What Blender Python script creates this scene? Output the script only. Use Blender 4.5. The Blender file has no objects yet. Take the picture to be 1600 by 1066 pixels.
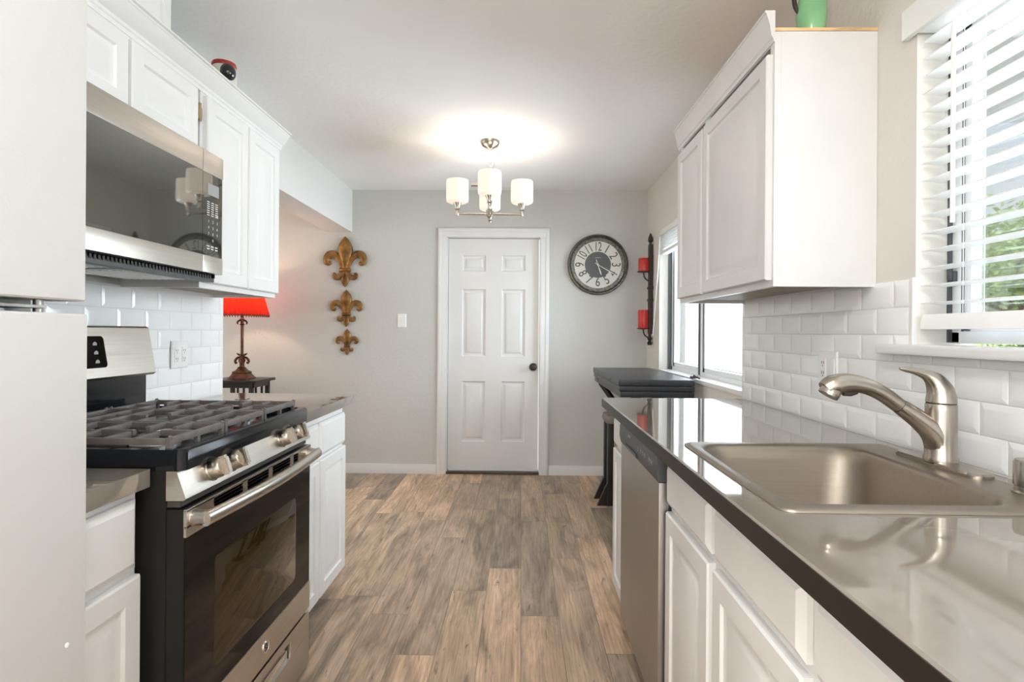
import bpy, bmesh, math, random
from mathutils import Vector, Matrix
random.seed(7)
S = bpy.context.scene
COL = S.collection
PI = math.pi

# ------------------------------------------------------------------ camera
cd = bpy.data.cameras.new('camera'); cam = bpy.data.objects.new('camera', cd); COL.objects.link(cam)
cd.sensor_width = 36.0; cd.lens = 880/1600*36
cd.shift_x = 0.0; cd.shift_y = -13.2/1600
cd.clip_start = 0.02; cd.clip_end = 200
cam.matrix_world = (Matrix.Translation((0, 0, 1.2254)) @ Matrix.Rotation(.0159, 4, 'Z') @
                    Matrix.Rotation(PI/2, 4, 'X') @ Matrix.Rotation(.007, 4, 'Z'))
S.camera = cam
# ------------------------------------------------------------------ world, exposure
S.view_settings.view_transform = 'Standard'; S.view_settings.look = 'None'
S.view_settings.exposure = 1.2; S.view_settings.gamma = 1.0; S.view_settings.use_curve_mapping = False
try:
    S.cycles.use_denoising = True
    S.cycles.max_bounces = 10; S.cycles.diffuse_bounces = 6; S.cycles.glossy_bounces = 5
    S.cycles.transparent_max_bounces = 12; S.cycles.sample_clamp_indirect = 6
    S.cycles.caustics_reflective = False; S.cycles.caustics_refractive = False
except Exception: pass
W = bpy.data.worlds.new('world'); S.world = W; W.use_nodes = True
nt = W.node_tree; bg = nt.nodes['Background']
tc = nt.nodes.new('ShaderNodeTexCoord'); sx = nt.nodes.new('ShaderNodeSeparateXYZ')
rp = nt.nodes.new('ShaderNodeValToRGB')
rp.color_ramp.elements[0].position = .0; rp.color_ramp.elements[0].color = (.62, .62, .58, 1)
rp.color_ramp.elements[1].position = .35; rp.color_ramp.elements[1].color = (.72, .86, 1, 1)
e = rp.color_ramp.elements.new(.08); e.color = (.95, .98, 1, 1)
nt.links.new(tc.outputs['Generated'], sx.inputs[0]); nt.links.new(sx.outputs['Z'], rp.inputs[0])
nt.links.new(rp.outputs[0], bg.inputs['Color']); bg.inputs['Strength'].default_value = .85

def lamp(name, kind, loc, energy, color=(1, 1, 1), rot=(0, 0, 0), size=1, size_y=None, parent=None, radius=None):
    d = bpy.data.lights.new(name, kind); d.energy = energy; d.color = color
    if kind == 'AREA':
        d.shape = 'RECTANGLE'; d.size = size; d.size_y = size_y or size
    elif radius is not None and kind != 'SUN': d.shadow_soft_size = radius
    o = bpy.data.objects.new(name, d); o.location = loc; o.rotation_euler = rot; COL.objects.link(o)
    if parent: o.parent = parent; o.location = Vector(loc) - wloc(parent)
    return o
sun = lamp('sun', 'SUN', (-4, -8, 8), 2.2, (1, .95, .88), (math.radians(44), 0, math.radians(-14)))
sun.data.angle = .03
# daylight at the right-hand windows; rear and side-room panels are added fill
lamp('rear_fill', 'AREA', (-.2, -2.62, 1.3), 12, (.97, .985, 1), (PI/2, 0, 0), 2.2, 2.1)
lamp('side_room_fill', 'AREA', (-4.42, 3.2, 1.4), 15, (1, .97, .93), (0, -PI/2, 0), 1.8, 2.2)
lamp('sink_window_daylight', 'AREA', (1.95, 1.0, 1.75), 32, (.84, .92, 1), (0, PI/2, 0), 1.2, 1.7)
lamp('dining_window_daylight', 'AREA', (1.27, 3.6, 1.5), 33, (.84, .91, 1), (0, PI/2, 0), 1.0, 1.6)

# ------------------------------------------------------------------ materials
MATS = {}
def N(nt, t, **k):
    n = nt.nodes.new(t)
    for a, b in k.items():
        if a in n.inputs: n.inputs[a].default_value = b
        else: setattr(n, a, b)
    return n
def base(name):
    m = bpy.data.materials.new(name); m.use_nodes = True; MATS[name] = m
    nt = m.node_tree; return m, nt, nt.nodes['Principled BSDF'], nt.links.new
def mat(name, col, rough=.5, metal=0, var=.04, scale=6, bump=0, bscale=60, coat=0, stretch=None, spec=None, rvar=0, ior=None):
    m, nt, p, L = base(name)
    co = N(nt, 'ShaderNodeTexCoord'); mp = N(nt, 'ShaderNodeMapping')
    if stretch: mp.inputs['Scale'].default_value = stretch
    L(co.outputs['Object'], mp.inputs['Vector'])
    nz = N(nt, 'ShaderNodeTexNoise', Scale=scale, Detail=3); L(mp.outputs[0], nz.inputs['Vector'])
    r = N(nt, 'ShaderNodeValToRGB')
    a = [max(0, c*(1-var)) for c in col]; b = [min(1, c*(1+var)) for c in col]
    r.color_ramp.elements[0].color = (*a, 1); r.color_ramp.elements[1].color = (*b, 1)
    r.color_ramp.elements[0].position = .3; r.color_ramp.elements[1].position = .7
    L(nz.outputs['Fac'], r.inputs[0]); L(r.outputs[0], p.inputs['Base Color'])
    p.inputs['Roughness'].default_value = rough; p.inputs['Metallic'].default_value = metal
    if rvar:
        mr = N(nt, 'ShaderNodeMapRange'); mr.inputs['To Min'].default_value = rough-rvar; mr.inputs['To Max'].default_value = rough+rvar
        L(nz.outputs['Fac'], mr.inputs['Value']); L(mr.outputs[0], p.inputs['Roughness'])
    if coat: p.inputs['Coat Weight'].default_value = coat; p.inputs['Coat Roughness'].default_value = .04
    if spec is not None: p.inputs['Specular IOR Level'].default_value = spec
    if bump:
        bz = N(nt, 'ShaderNodeTexNoise', Scale=bscale, Detail=4); L(mp.outputs[0], bz.inputs['Vector'])
        bp = N(nt, 'ShaderNodeBump', Strength=bump, Distance=.01); L(bz.outputs['Fac'], bp.inputs['Height']); L(bp.outputs[0], p.inputs['Normal'])
    return m
def emis(name, col, strength, rough=.4, ecol=None):
    m = mat(name, col, rough); p = m.node_tree.nodes['Principled BSDF']
    p.inputs['Emission Color'].default_value = (*(ecol or col), 1); p.inputs['Emission Strength'].default_value = strength
    return m

mat('wall_paint', (.56, .558, .53), .62, var=.015, scale=3, bump=.18, bscale=45, spec=.3)
mat('wall_paint_warm', (.70, .672, .62), .55, var=.015, scale=3, bump=.18, bscale=45, spec=.3)
mat('header_paint', (.72, .725, .71), .7, var=.012, scale=4, bump=.1, bscale=35, spec=.2)
mat('ceiling_paint', (.88, .88, .87), .8, var=.008, scale=4, bump=.16, bscale=35, spec=.2)
mat('trim_white', (.74, .74, .73), .38, var=.02, scale=5)
mat('door_white', (.72, .72, .705), .42, var=.03, scale=3.5)
mat('cabinet_white', (.76, .755, .745), .36, var=.02, scale=3)
mat('cabinet_cream', (.70, .692, .678), .36, var=.035, scale=5, bump=.05, bscale=25)
mat('fridge_white', (.52, .515, .502), .38, var=.012, scale=2, bump=.06, bscale=240)
mat('quartz', (.215, .190, .160), .04, var=.025, scale=14, spec=.9, coat=.45)
mat('edge_shaded', (.018, .013, .009), .40, var=.05, spec=.3)  # right counter front: shade of that side painted into the colour
mat('tile_white', (.88, .88, .875), .14, var=.02, scale=4)
mat('grout', (.70, .69, .66), .8)
mat('stainless', (.62, .58, .53), .30, 1, var=.05, scale=3, stretch=(1, 1, 60), rvar=.05)
mat('stainless_range', (.60, .56, .50), .30, 1, var=.05, scale=3, stretch=(1, 1, 60), rvar=.05)
mat('stainless_dark', (.42, .40, .375), .36, 1, var=.05, scale=3, stretch=(60, 60, 1), rvar=.05)
mat('sink_steel', (.34, .298, .248), .44, 1, var=.05, scale=4, stretch=(1, 40, 40), rvar=.05)
mat('nickel', (.45, .405, .35), .27, 1, var=.04, scale=6, stretch=(30, 30, 1))
mat('chrome', (.80, .79, .77), .10, 1, var=.02)
mat('black_enamel', (.008, .009, .011), .12, var=.1, spec=.45)
mat('black_side', (.012, .0105, .009), .40, var=.12, spec=.3)
mat('black_glass', (.005, .004, .0035), .06, var=.1, spec=.22)
mat('oven_window', (.030, .019, .006), .04, var=.15, spec=.42)
mat('micro_glass', (.25, .255, .24), .03, .9, var=.03)
mat('cast_iron', (.15, .132, .122), .48, var=.2, scale=30, bump=.1, bscale=150)
mat('burner_cap', (.03, .03, .03), .4, var=.1)
mat('aluminium', (.66, .65, .63), .38, 1)
mat('plastic_dark', (.05, .05, .053), .34)
mat('panel_grey', (.055, .058, .062), .42, var=.06)
mat('mark_white', (.62, .63, .64), .5)
mat('mark_grey', (.32, .33, .34), .5)
mat('plastic_white', (.84, .835, .82), .3)
mat('slot_dark', (.05, .045, .04), .6)
mat('raw_wood', (.72, .46, .24), .6, var=.35, scale=14, stretch=(1, 8, 8))
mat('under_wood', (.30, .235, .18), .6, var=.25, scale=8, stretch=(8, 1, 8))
mat('brass_old', (.42, .33, .20), .4, 1, var=.25, scale=40)
mat('bronze_gold', (.26, .135, .045), .42, .75, var=.6, scale=14, bump=.15, bscale=60)
mat('iron_dark', (.045, .036, .030), .5, .4, var=.2, scale=20)
mat('candle_red', (.50, .020, .016), .35, var=.08)
mat('wick', (.03, .03, .03), .9)
mat('clock_rim', (.085, .080, .058), .33, .5, var=.35, scale=25)
mat('clock_ring', (.15, .15, .12), .5, .2, var=.7, scale=70)
mat('clock_face', (.74, .73, .66), .5, var=.03)
mat('clock_dark', (.10, .105, .11), .5, var=.08)
mat('numeral', (.10, .10, .085), .5)
mat('hand_white', (.82, .82, .80), .4)
mat('table_black', (.018, .019, .021), .34, var=.15, scale=10, stretch=(12, 1, 1))
mat('wood_espresso', (.018, .014, .012), .35, var=.3, scale=8)
mat('stool_seat', (.20, .165, .145), .5, var=.2, scale=12)
mat('lamp_bronze', (.115, .045, .024), .38, .5, var=.5, scale=25)
mat('fringe', (.10, .03, .02), .7)
mat('vase_green', (.22, .50, .24), .10, var=.22, scale=9, coat=.7)
mat('ceramic_black', (.012, .012, .012), .12, coat=.5)
mat('ceramic_white', (.72, .68, .60), .3, var=.1, scale=20)
mat('ceramic_red', (.42, .035, .018), .2, var=.15)
mat('vinyl_white', (.82, .83, .84), .32)
mat('gasket', (.075, .08, .085), .5)
mat('slat_white', (.86, .86, .85), .40, var=.01)
mat('exterior_white', (.86, .87, .87), .7, var=.02, bump=.1)
mat('concrete', (.62, .60, .56), .85, var=.06, bump=.2)
mat('bark', (.12, .085, .06), .85, var=.3, bump=.5, bscale=25)
mat('drain_dark', (.10, .09, .08), .4, .8)
mat('threshold', (.10, .075, .05), .35, .6, var=.2)
mat('floor_lawn', (.22, .30, .10), .9, var=.3, scale=5)

def steel_dir(): pass
# leaves
m, nt, p, L = base('leaf_green')
oi = N(nt, 'ShaderNodeNewGeometry'); r = N(nt, 'ShaderNodeValToRGB')
r.color_ramp.elements[0].color = (.26, .46, .10, 1); r.color_ramp.elements[1].color = (.66, .82, .36, 1)
L(oi.outputs['Random Per Island'], r.inputs[0]); L(r.outputs[0], p.inputs['Base Color']); p.inputs['Roughness'].default_value = .5
p.inputs['Subsurface Weight'].default_value = 0
# lamp shade cloth: pleated translucent red
m, nt, p, L = base('shade_red')
p.inputs['Base Color'].default_value = (.34, .016, .008, 1); p.inputs['Roughness'].default_value = .8
out = nt.nodes['Material Output']; tr = N(nt, 'ShaderNodeBsdfTranslucent'); tr.inputs['Color'].default_value = (.46, .018, .007, 1)
co = N(nt, 'ShaderNodeTexCoord'); wv = N(nt, 'ShaderNodeTexNoise', Scale=40.0); L(co.outputs['Object'], wv.inputs['Vector'])
mx = N(nt, 'ShaderNodeMixShader'); mx.inputs[0].default_value = .6
L(p.outputs[0], mx.inputs[1]); L(tr.outputs[0], mx.inputs[2]); L(mx.outputs[0], out.inputs[0])
# chandelier glass: frosted, lit from inside
emis('frosted_glass', (.62, .575, .52), .27, .35, (1, .82, .66))
# clear glass
def glass(name, tint, refl=1.0):
    m, nt, p, L = base(name)
    out = nt.nodes['Material Output']
    tr = N(nt, 'ShaderNodeBsdfTransparent'); tr.inputs['Color'].default_value = (*tint, 1)
    gl = N(nt, 'ShaderNodeBsdfGlossy', Roughness=.01); fr = N(nt, 'ShaderNodeFresnel', IOR=1.45)
    mu = N(nt, 'ShaderNodeMath', operation='MULTIPLY'); mu.inputs[1].default_value = refl
    co = N(nt, 'ShaderNodeTexCoord'); nz = N(nt, 'ShaderNodeTexNoise', Scale=2.0); L(co.outputs['Object'], nz.inputs[0])
    bp = N(nt, 'ShaderNodeBump', Strength=.02); L(nz.outputs['Fac'], bp.inputs['Height']); L(bp.outputs[0], gl.inputs['Normal'])
    mx = N(nt, 'ShaderNodeMixShader'); L(fr.outputs[0], mu.inputs[0]); L(mu.outputs[0], mx.inputs[0])
    L(tr.outputs[0], mx.inputs[1]); L(gl.outputs[0], mx.inputs[2]); L(mx.outputs[0], out.inputs[0])
glass('window_glass', (.96, .98, .98), .8)
glass('clock_glass', (.97, .97, .96), .9)
# plank floor
m, nt, p, L = base('plank_floor')
co = N(nt, 'ShaderNodeTexCoord'); mp = N(nt, 'ShaderNodeMapping')
mp.inputs['Rotation'].default_value = (0, 0, -PI/2); mp.inputs['Location'].default_value = (0.31, .038, 0)
L(co.outputs['Object'], mp.inputs['Vector'])
sxy = N(nt, 'ShaderNodeSeparateXYZ'); L(mp.outputs[0], sxy.inputs[0])
rw = N(nt, 'ShaderNodeMath', operation='DIVIDE'); rw.inputs[1].default_value = .163; L(sxy.outputs['Y'], rw.inputs[0])
rf = N(nt, 'ShaderNodeMath', operation='FLOOR'); L(rw.outputs[0], rf.inputs[0])
wn_ = N(nt, 'ShaderNodeTexWhiteNoise', noise_dimensions='1D'); L(rf.outputs[0], wn_.inputs['W'])
sh_ = N(nt, 'ShaderNodeMath', operation='MULTIPLY_ADD'); sh_.inputs[1].default_value = 1.22; L(wn_.outputs['Value'], sh_.inputs[0]); L(sxy.outputs['X'], sh_.inputs[2])
cxy = N(nt, 'ShaderNodeCombineXYZ'); L(sh_.outputs[0], cxy.inputs['X']); L(sxy.outputs['Y'], cxy.inputs['Y'])
br = N(nt, 'ShaderNodeTexBrick', Scale=1.0); br.offset = 0; br.offset_frequency = 2; br.squash = 1
br.inputs['Color1'].default_value = (0, 0, 0, 1); br.inputs['Color2'].default_value = (1, 1, 1, 1); br.inputs['Mortar'].default_value = (.5, .5, .5, 1)
br.inputs['Mortar Size'].default_value = .0016; br.inputs['Mortar Smooth'].default_value = .3; br.inputs['Bias'].default_value = 0
br.inputs['Brick Width'].default_value = 1.22; br.inputs['Row Height'].default_value = .163
L(cxy.outputs[0], br.inputs['Vector'])
sp = N(nt, 'ShaderNodeSeparateColor'); L(br.outputs['Color'], sp.inputs[0])
# shift the grain of each plank by its own random value
cmb = N(nt, 'ShaderNodeCombineXYZ'); ml = N(nt, 'ShaderNodeMath', operation='MULTIPLY'); ml.inputs[1].default_value = 37.0
L(sp.outputs[0], ml.inputs[0]); L(ml.outputs[0], cmb.inputs['X']); L(ml.outputs[0], cmb.inputs['Z'])
ad = N(nt, 'ShaderNodeVectorMath', operation='ADD'); L(mp.outputs[0], ad.inputs[0]); L(cmb.outputs[0], ad.inputs[1])
def noise(sc, scale, det, dist=0, rough=.6):
    q = N(nt, 'ShaderNodeMapping'); q.inputs['Scale'].default_value = sc; L(ad.outputs[0], q.inputs['Vector'])
    n = N(nt, 'ShaderNodeTexNoise', Scale=scale, Detail=det, Roughness=rough, Distortion=dist); L(q.outputs[0], n.inputs['Vector']); return n
big = noise((1.0, 5.0, 1), 1.9, 4, .8)
grain = noise((2.2, 46, 1), 2.2, 6, .5, .65)
spots = noise((3.2, 15, 1), 2.3, 4, 1.2)
rampb = N(nt, 'ShaderNodeValToRGB'); L(big.outputs['Fac'], rampb.inputs[0])
rampb.color_ramp.elements[0].position = .30; rampb.color_ramp.elements[0].color = (.25, .198, .149, 1)
rampb.color_ramp.elements[1].position = .72; rampb.color_ramp.elements[1].color = (.74, .565, .42, 1)
e = rampb.color_ramp.elements.new(.5); e.color = (.51, .386, .282, 1)
def mixc(a, b, fac, mode='MIX'):
    n = N(nt, 'ShaderNodeMix', data_type='RGBA', blend_type=mode)
    if isinstance(fac, (int, float)): n.inputs[0].default_value = fac
    else: L(fac, n.inputs[0])
    L(a, n.inputs[6])
    if isinstance(b, tuple): n.inputs[7].default_value = b
    else: L(b, n.inputs[7])
    return n.outputs[2]
tint = N(nt, 'ShaderNodeValToRGB'); L(sp.outputs[0], tint.inputs[0])
tint.color_ramp.elements[0].color = (.62, .65, .68, 1); tint.color_ramp.elements[1].color = (1.30, 1.20, 1.09, 1)
e = tint.color_ramp.elements.new(.5); e.color = (1.0, .98, .95, 1)
c1 = mixc(rampb.outputs[0], tint.outputs[0], 1.0, 'MULTIPLY')
gr = N(nt, 'ShaderNodeValToRGB'); L(grain.outputs['Fac'], gr.inputs[0])
gr.color_ramp.elements[0].position = .36; gr.color_ramp.elements[0].color = (.70, .68, .66, 1)
gr.color_ramp.elements[1].position = .62; gr.color_ramp.elements[1].color = (1.12, 1.12, 1.11, 1)
c2 = mixc(c1, gr.outputs[0], .85, 'MULTIPLY')
sr = N(nt, 'ShaderNodeValToRGB'); L(spots.outputs['Fac'], sr.inputs[0])
sr.color_ramp.elements[0].position = .62; sr.color_ramp.elements[0].color = (0, 0, 0, 1)
sr.color_ramp.elements[1].position = .74; sr.color_ramp.elements[1].color = (.7, .7, .7, 1)
c3 = mixc(c2, (.060, .050, .042, 1), sr.outputs[0])
mo = N(nt, 'ShaderNodeMath', operation='MULTIPLY'); mo.inputs[1].default_value = .55; L(br.outputs['Fac'], mo.inputs[0])
c4 = mixc(c3, (.050, .038, .028, 1), mo.outputs[0])
L(c4, p.inputs['Base Color']); p.inputs['Roughness'].default_value = .40; p.inputs['Specular IOR Level'].default_value = .42
bp = N(nt, 'ShaderNodeBump', Strength=.12, Distance=.004); L(grain.outputs['Fac'], bp.inputs['Height']); L(bp.outputs[0], p.inputs['Normal'])
# cream cabinet paint worn to a stain along mould edges is kept plain; steel brushed along Y
M = MATS

# ------------------------------------------------------------------ geometry helpers
def wloc(o):
    v = Vector((0, 0, 0))
    while o: v += o.location; o = o.parent
    return v
class MB:
    def __init__(s): s.b = bmesh.new()
    def box(s, x0, x1, y0, y1, z0, z1, bev=0, seg=2):
        x0, x1 = sorted((x0, x1)); y0, y1 = sorted((y0, y1)); z0, z1 = sorted((z0, z1))
        b = bmesh.new()
        vs = [b.verts.new((x, y, z)) for x in (x0, x1) for y in (y0, y1) for z in (z0, z1)]
        for f in ((0, 1, 3, 2), (4, 6, 7, 5), (0, 4, 5, 1), (2, 3, 7, 6), (0, 2, 6, 4), (1, 5, 7, 3)): b.faces.new([vs[i] for i in f])
        if bev: bmesh.ops.bevel(b, geom=b.edges[:], offset=bev, segments=seg, profile=.7, affect='EDGES')
        s.join(b); return s
    def join(s, b, M4=None):
        mp = {}
        for v in b.verts: mp[v] = s.b.verts.new(M4 @ v.co if M4 else v.co)
        for f in b.faces:
            try: s.b.faces.new([mp[v] for v in f.verts])
            except ValueError: pass
        b.free(); return s
    def loft(s, rings, cap0=True, cap1=True, closed=True):
        rs = [[s.b.verts.new(p) for p in r] for r in rings]; n = len(rs[0])
        for a, b in zip(rs, rs[1:]):
            for i in range(n if closed else n-1):
                j = (i+1) % n
                try: s.b.faces.new([a[i], a[j], b[j], b[i]])
                except ValueError: pass
        if cap0 and closed: s.b.faces.new(rs[0][::-1])
        if cap1 and closed: s.b.faces.new(rs[-1])
        return s
    def lathe(s, prof, c, axis='Z', seg=32, cap0=True, cap1=True):
        rings = []
        for r, h in prof:
            ring = []
            for i in range(seg):
                a = 2*PI*i/seg; u, v = r*math.cos(a), r*math.sin(a)
                if axis == 'Z': q = (c[0]+u, c[1]+v, c[2]+h)
                elif axis == 'Y': q = (c[0]+u, c[1]+h, c[2]+v)
                else: q = (c[0]+h, c[1]+u, c[2]+v)
                ring.append(q)
            rings.append(ring)
        return s.loft(rings, cap0, cap1)
    def tube(s, pts, rad, seg=12, cap=True, flat=None, closed=False):
        """round bar along pts; flat=(vector,scale) squashes it along a direction"""
        P = [Vector(p) for p in pts]; n = len(P)
        if not hasattr(rad, '__len__'): rad = [rad]*n
        rings = []; up = None
        for i in range(n):
            if closed: t = P[(i+1) % n]-P[i-1]
            else: t = P[min(i+1, n-1)]-P[max(i-1, 0)]
            if t.length < 1e-9: t = Vector((0, 0, 1))
            t.normalize()
            if up is None:
                up = Vector((0, 1, 0)) if abs(t.y) < .9 else Vector((1, 0, 0))
            up = (up - t*up.dot(t)).normalized(); w = t.cross(up)
            ring = []
            for k in range(seg):
                a = 2*PI*k/seg; d = (up*math.cos(a)+w*math.sin(a))*rad[i]
                if flat: f = Vector(flat[0]); d = d - f*d.dot(f)*(1-flat[1])
                ring.append(P[i]+d)
            rings.append(ring)
        if closed: rings.append(rings[0]); return s.loft(rings, False, False)
        return s.loft(rings, cap, cap)
    def prism(s, poly, axis, d0, d1):
        def q(u, v, d): return {'X': (d, u, v), 'Y': (u, d, v), 'Z': (u, v, d)}[axis]
        return s.loft([[q(u, v, d0) for u, v in poly], [q(u, v, d1) for u, v in poly]])
    def panel(s, fmap, u0, u1, v0, v1, prof, back=True):
        """stepped rectangle: prof is a list of (inset, height)"""
        rings = []
        for ins, h in prof:
            rings.append([fmap(u0+ins, v0+ins, h), fmap(u1-ins, v0+ins, h), fmap(u1-ins, v1-ins, h), fmap(u0+ins, v1-ins, h)])
        return s.loft(rings, back)
    def build(s, name, m, parent=None, smooth=35, origin=None):
        b = s.b
        bmesh.ops.recalc_face_normals(b, faces=b.faces[:])
        if parent: off = wloc(parent)
        else:
            cs = [v.co for v in b.verts]
            off = Vector(((min(c.x for c in cs)+max(c.x for c in cs))/2, (min(c.y for c in cs)+max(c.y for c in cs))/2, min(c.z for c in cs)))
            if origin is not None: off = Vector(origin)
        for v in b.verts: v.co -= off
        me = bpy.data.meshes.new(name); b.to_mesh(me); b.free()
        if smooth:
            for f in me.polygons: f.use_smooth = True
            me.set_sharp_from_angle(angle=math.radians(smooth))
        me.materials.append(M[m] if isinstance(m, str) else m)
        o = bpy.data.objects.new(name, me); COL.objects.link(o)
        if parent: o.parent = parent
        else: o.location = off
        return o
def tag(o, label=None, cat=None, group=None, kind=None):
    if label: o['label'] = label
    if cat: o['category'] = cat
    if group: o['group'] = group
    if kind: o['kind'] = kind
    return o
def thing(name, loc, label, cat, group=None, kind=None):
    o = bpy.data.objects.new(name, None); o.empty_display_size = .05; o.location = loc; COL.objects.link(o)
    return tag(o, label, cat, group, kind)
def B(*a, **k): return MB().box(*a, **k)
def rrect(x0, x1, y0, y1, r, z, n=6):
    out = []
    for cx, cy, a0 in ((x1-r, y1-r, 0), (x0+r, y1-r, PI/2), (x0+r, y0+r, PI), (x1-r, y0+r, 1.5*PI)):
        for i in range(n+1):
            a = a0+PI/2*i/n; out.append((cx+r*math.cos(a), cy+r*math.sin(a), z))
    return out
def text_mesh(mb, txt, size, M4, depth=.001, shear=0, sx=1, bold=0):
    c = bpy.data.curves.new('t', 'FONT'); c.body = txt; c.size = size; c.align_x = 'CENTER'; c.align_y = 'CENTER'; c.extrude = depth; c.offset = bold; c.shear = shear
    o = bpy.data.objects.new('t', c); COL.objects.link(o)
    dg = bpy.context.evaluated_depsgraph_get(); dg.update()
    me = bpy.data.meshes.new_from_object(o.evaluated_get(dg)); b = bmesh.new(); b.from_mesh(me)
    mb.join(b, M4 @ Matrix.Diagonal((sx, 1, 1, 1)))
    bpy.data.objects.remove(o); bpy.data.curves.remove(c); bpy.data.meshes.remove(me)
def bez(p0, p1, p2, p3, n=10):
    P = [Vector(p) for p in (p0, p1, p2, p3)]
    return [P[0]*(1-t)**3+P[1]*3*t*(1-t)**2+P[2]*3*t*t*(1-t)+P[3]*t**3 for t in [i/n for i in range(n+1)]]
def spline(pts, n=5):
    P = [Vector(p) for p in pts]; out = []
    for i in range(len(P)-1):
        p0, p1, p2, p3 = P[max(i-1, 0)], P[i], P[i+1], P[min(i+2, len(P)-1)]
        for k in range(n):
            t = k/n
            out.append(.5*((2*p1)+(p2-p0)*t+(2*p0-5*p1+4*p2-p3)*t*t+(3*p1-p0-3*p2+p3)*t**3))
    out.append(P[-1]); return out
def lerp_list(v, n):
    out = []
    for i in range(len(v)-1):
        for k in range(n): out.append(v[i]+(v[i+1]-v[i])*k/n)
    return out+[v[-1]]

# ------------------------------------------------------------------ the setting
D = 4.857          # back wall
XL, XR = -1.468, 1.08
CZ = 2.452
LEND = 2.745       # end of the tiled wall on the left
def struct(mb, name, m, parent=None, label=None, cat=None, smooth=35):
    o = mb.build(name, m, parent, smooth)
    if not parent: tag(o, label, cat, kind='structure')
    return o
struct(B(-4.5, XR+.1, -2.75, D+.1, -.08, 0), 'floor', 'plank_floor', label='grey brown wood plank floor running down the kitchen', cat='floor', smooth=0)
struct(B(-4.5, XR+.1, -2.75, D+.1, CZ, CZ+.1), 'ceiling', 'ceiling_paint', label='white textured ceiling', cat='ceiling', smooth=0)
# back wall with the door opening
dx0, dx1, dzt = -.640, .162, 2.045
wb = MB(); wb.box(-4.5, dx0, D, D+.12, 0, CZ); wb.box(dx1, XR+.12, D, D+.12, 0, CZ); wb.box(dx0, dx1, D, D+.12, dzt, CZ)
struct(wb, 'wall_back', 'wall_paint', label='pale grey wall at the end of the kitchen around the white door', cat='wall', smooth=0)
# left wall, tiled behind the stove, with its return into the side room
wl = B(XL-.13, XL, -2.75, LEND, 0, CZ).build('wall_left', 'wall_paint', smooth=0); tag(wl, 'left kitchen wall behind the stove and cabinets', 'wall', kind='structure')
struct(B(XL-.21, XL, LEND, D, 2.085, CZ), 'wall_header', 'header_paint', label='white dropped header over the wide opening into the side room', cat='wall', smooth=0)
struct(B(-4.6, -4.5, 1.0, 2.2, 0, CZ).box(-4.6, -4.5, 4.2, D+.1, 0, CZ).box(-4.6, -4.5, 2.2, 4.2, 0, .35).box(-4.6, -4.5, 2.2, 4.2, 2.3, CZ), 'wall_side_room', 'wall_paint', label='far wall of the side room', cat='wall', smooth=0)
struct(B(-4.5, XL-.13, .9, 1.0, 0, CZ), 'wall_side_room_front', 'wall_paint', label='front wall of the side room', cat='wall', smooth=0)
# rear wall behind the camera; its wide opening is added to let light in
wr = MB(); wr.box(XL-.13, -1.35, -2.85, -2.75, 0, CZ); wr.box(.95, XR+.12, -2.85, -2.75, 0, CZ); wr.box(-1.35, .95, -2.85, -2.75, 2.35, CZ); wr.box(-1.35, .95, -2.85, -2.75, 0, .2)
struct(wr, 'wall_rear', 'wall_paint', label='wall behind the camera with a wide opening', cat='wall', smooth=0)
# right wall with two window openings
W1 = (2.765, 4.42, .945, 2.03)     # dining window  y0 y1 z0 z1
W2 = (.45, 1.560, 1.185, 2.10)     # sink window
wrt = MB()
def wallR(y0, y1, z0, z1): wrt.box(XR, XR+.14, y0, y1, z0, z1)
wallR(-2.75, W2[0], 0, CZ); wallR(W2[0], W2[1], 0, W2[2]); wallR(W2[0], W2[1], W2[3], CZ)
wallR(W2[1], W1[0], 0, CZ); wallR(W1[0], W1[1], 0, W1[2]); wallR(W1[0], W1[1], W1[3], CZ); wallR(W1[1], D+.1, 0, CZ)
wr_ = struct(wrt, 'wall_right', 'wall_paint_warm', label='right kitchen wall with both windows', cat='wall', smooth=0)
# bevelled subway tiles
def tiles(y0, y1, z0, z1, xface, d, yoff, clip=None):
    mb = MB(); TH, TL = .0777, .1540; g = .0012
    k = 0; z = z0
    while z < z1-.004:
        zt = min(z+TH, z1); st = yoff + (TL/2 if k % 2 else 0)
        n0 = math.floor((y0-st)/TL)
        y = st+n0*TL
        while y < y1:
            a, b = max(y, y0)+g, min(y+TL, y1)-g
            segs = [(a, b, z+g, zt-g)]
            if clip:
                cy0, cy1, cz = clip
                if zt > cz+.001 and a < cy1:
                    segs = [(max(a, cy1), b, z+g, zt-g)] if b > cy1 else []
                    if z < cz-.01: segs.append((a, min(b, cy1), z+g, cz-g))
            for a2, b2, c2, d2 in segs:
                if b2-a2 < .006 or d2-c2 < .006: continue
                i = min(.013, (b2-a2)/3, (d2-c2)/3)
                f = lambda u, v, h: (xface+d*h, u, v)
                mb.panel(f, a2, b2, c2, d2, [(0, -.006), (0, .0005), (.0012, .0012), (i, .0030), (i+.001, .0032)])
            y += TL
        z += TH; k += 1
    return mb
tl = tiles(.97, LEND, .916, 1.387, XL+.004, 1, 2.6423-.0775*20)
o = tl.build('backsplash', 'tile_white', wl, smooth=12); tag(o, 'white bevelled subway tiles behind the stove')
B(XL, XL+.0042, .97, LEND, .91, 1.39).build('grout', 'grout', wl)
tr_ = tiles(-.3, 2.7425, .916, 1.382, XR-.0055, -1, 2.6423-.154*18, clip=(.2, 1.570, 1.185))
o = tr_.build('backsplash', 'tile_white', wr_, smooth=12); tag(o, 'white bevelled subway tiles behind the sink')
gm = B(XR-.0058, XR, 1.571, 2.745, .91, 1.382); gm.box(XR-.0058, XR, -.3, 1.571, .91, 1.183); gm.build('grout', 'grout', wr_)
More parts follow.
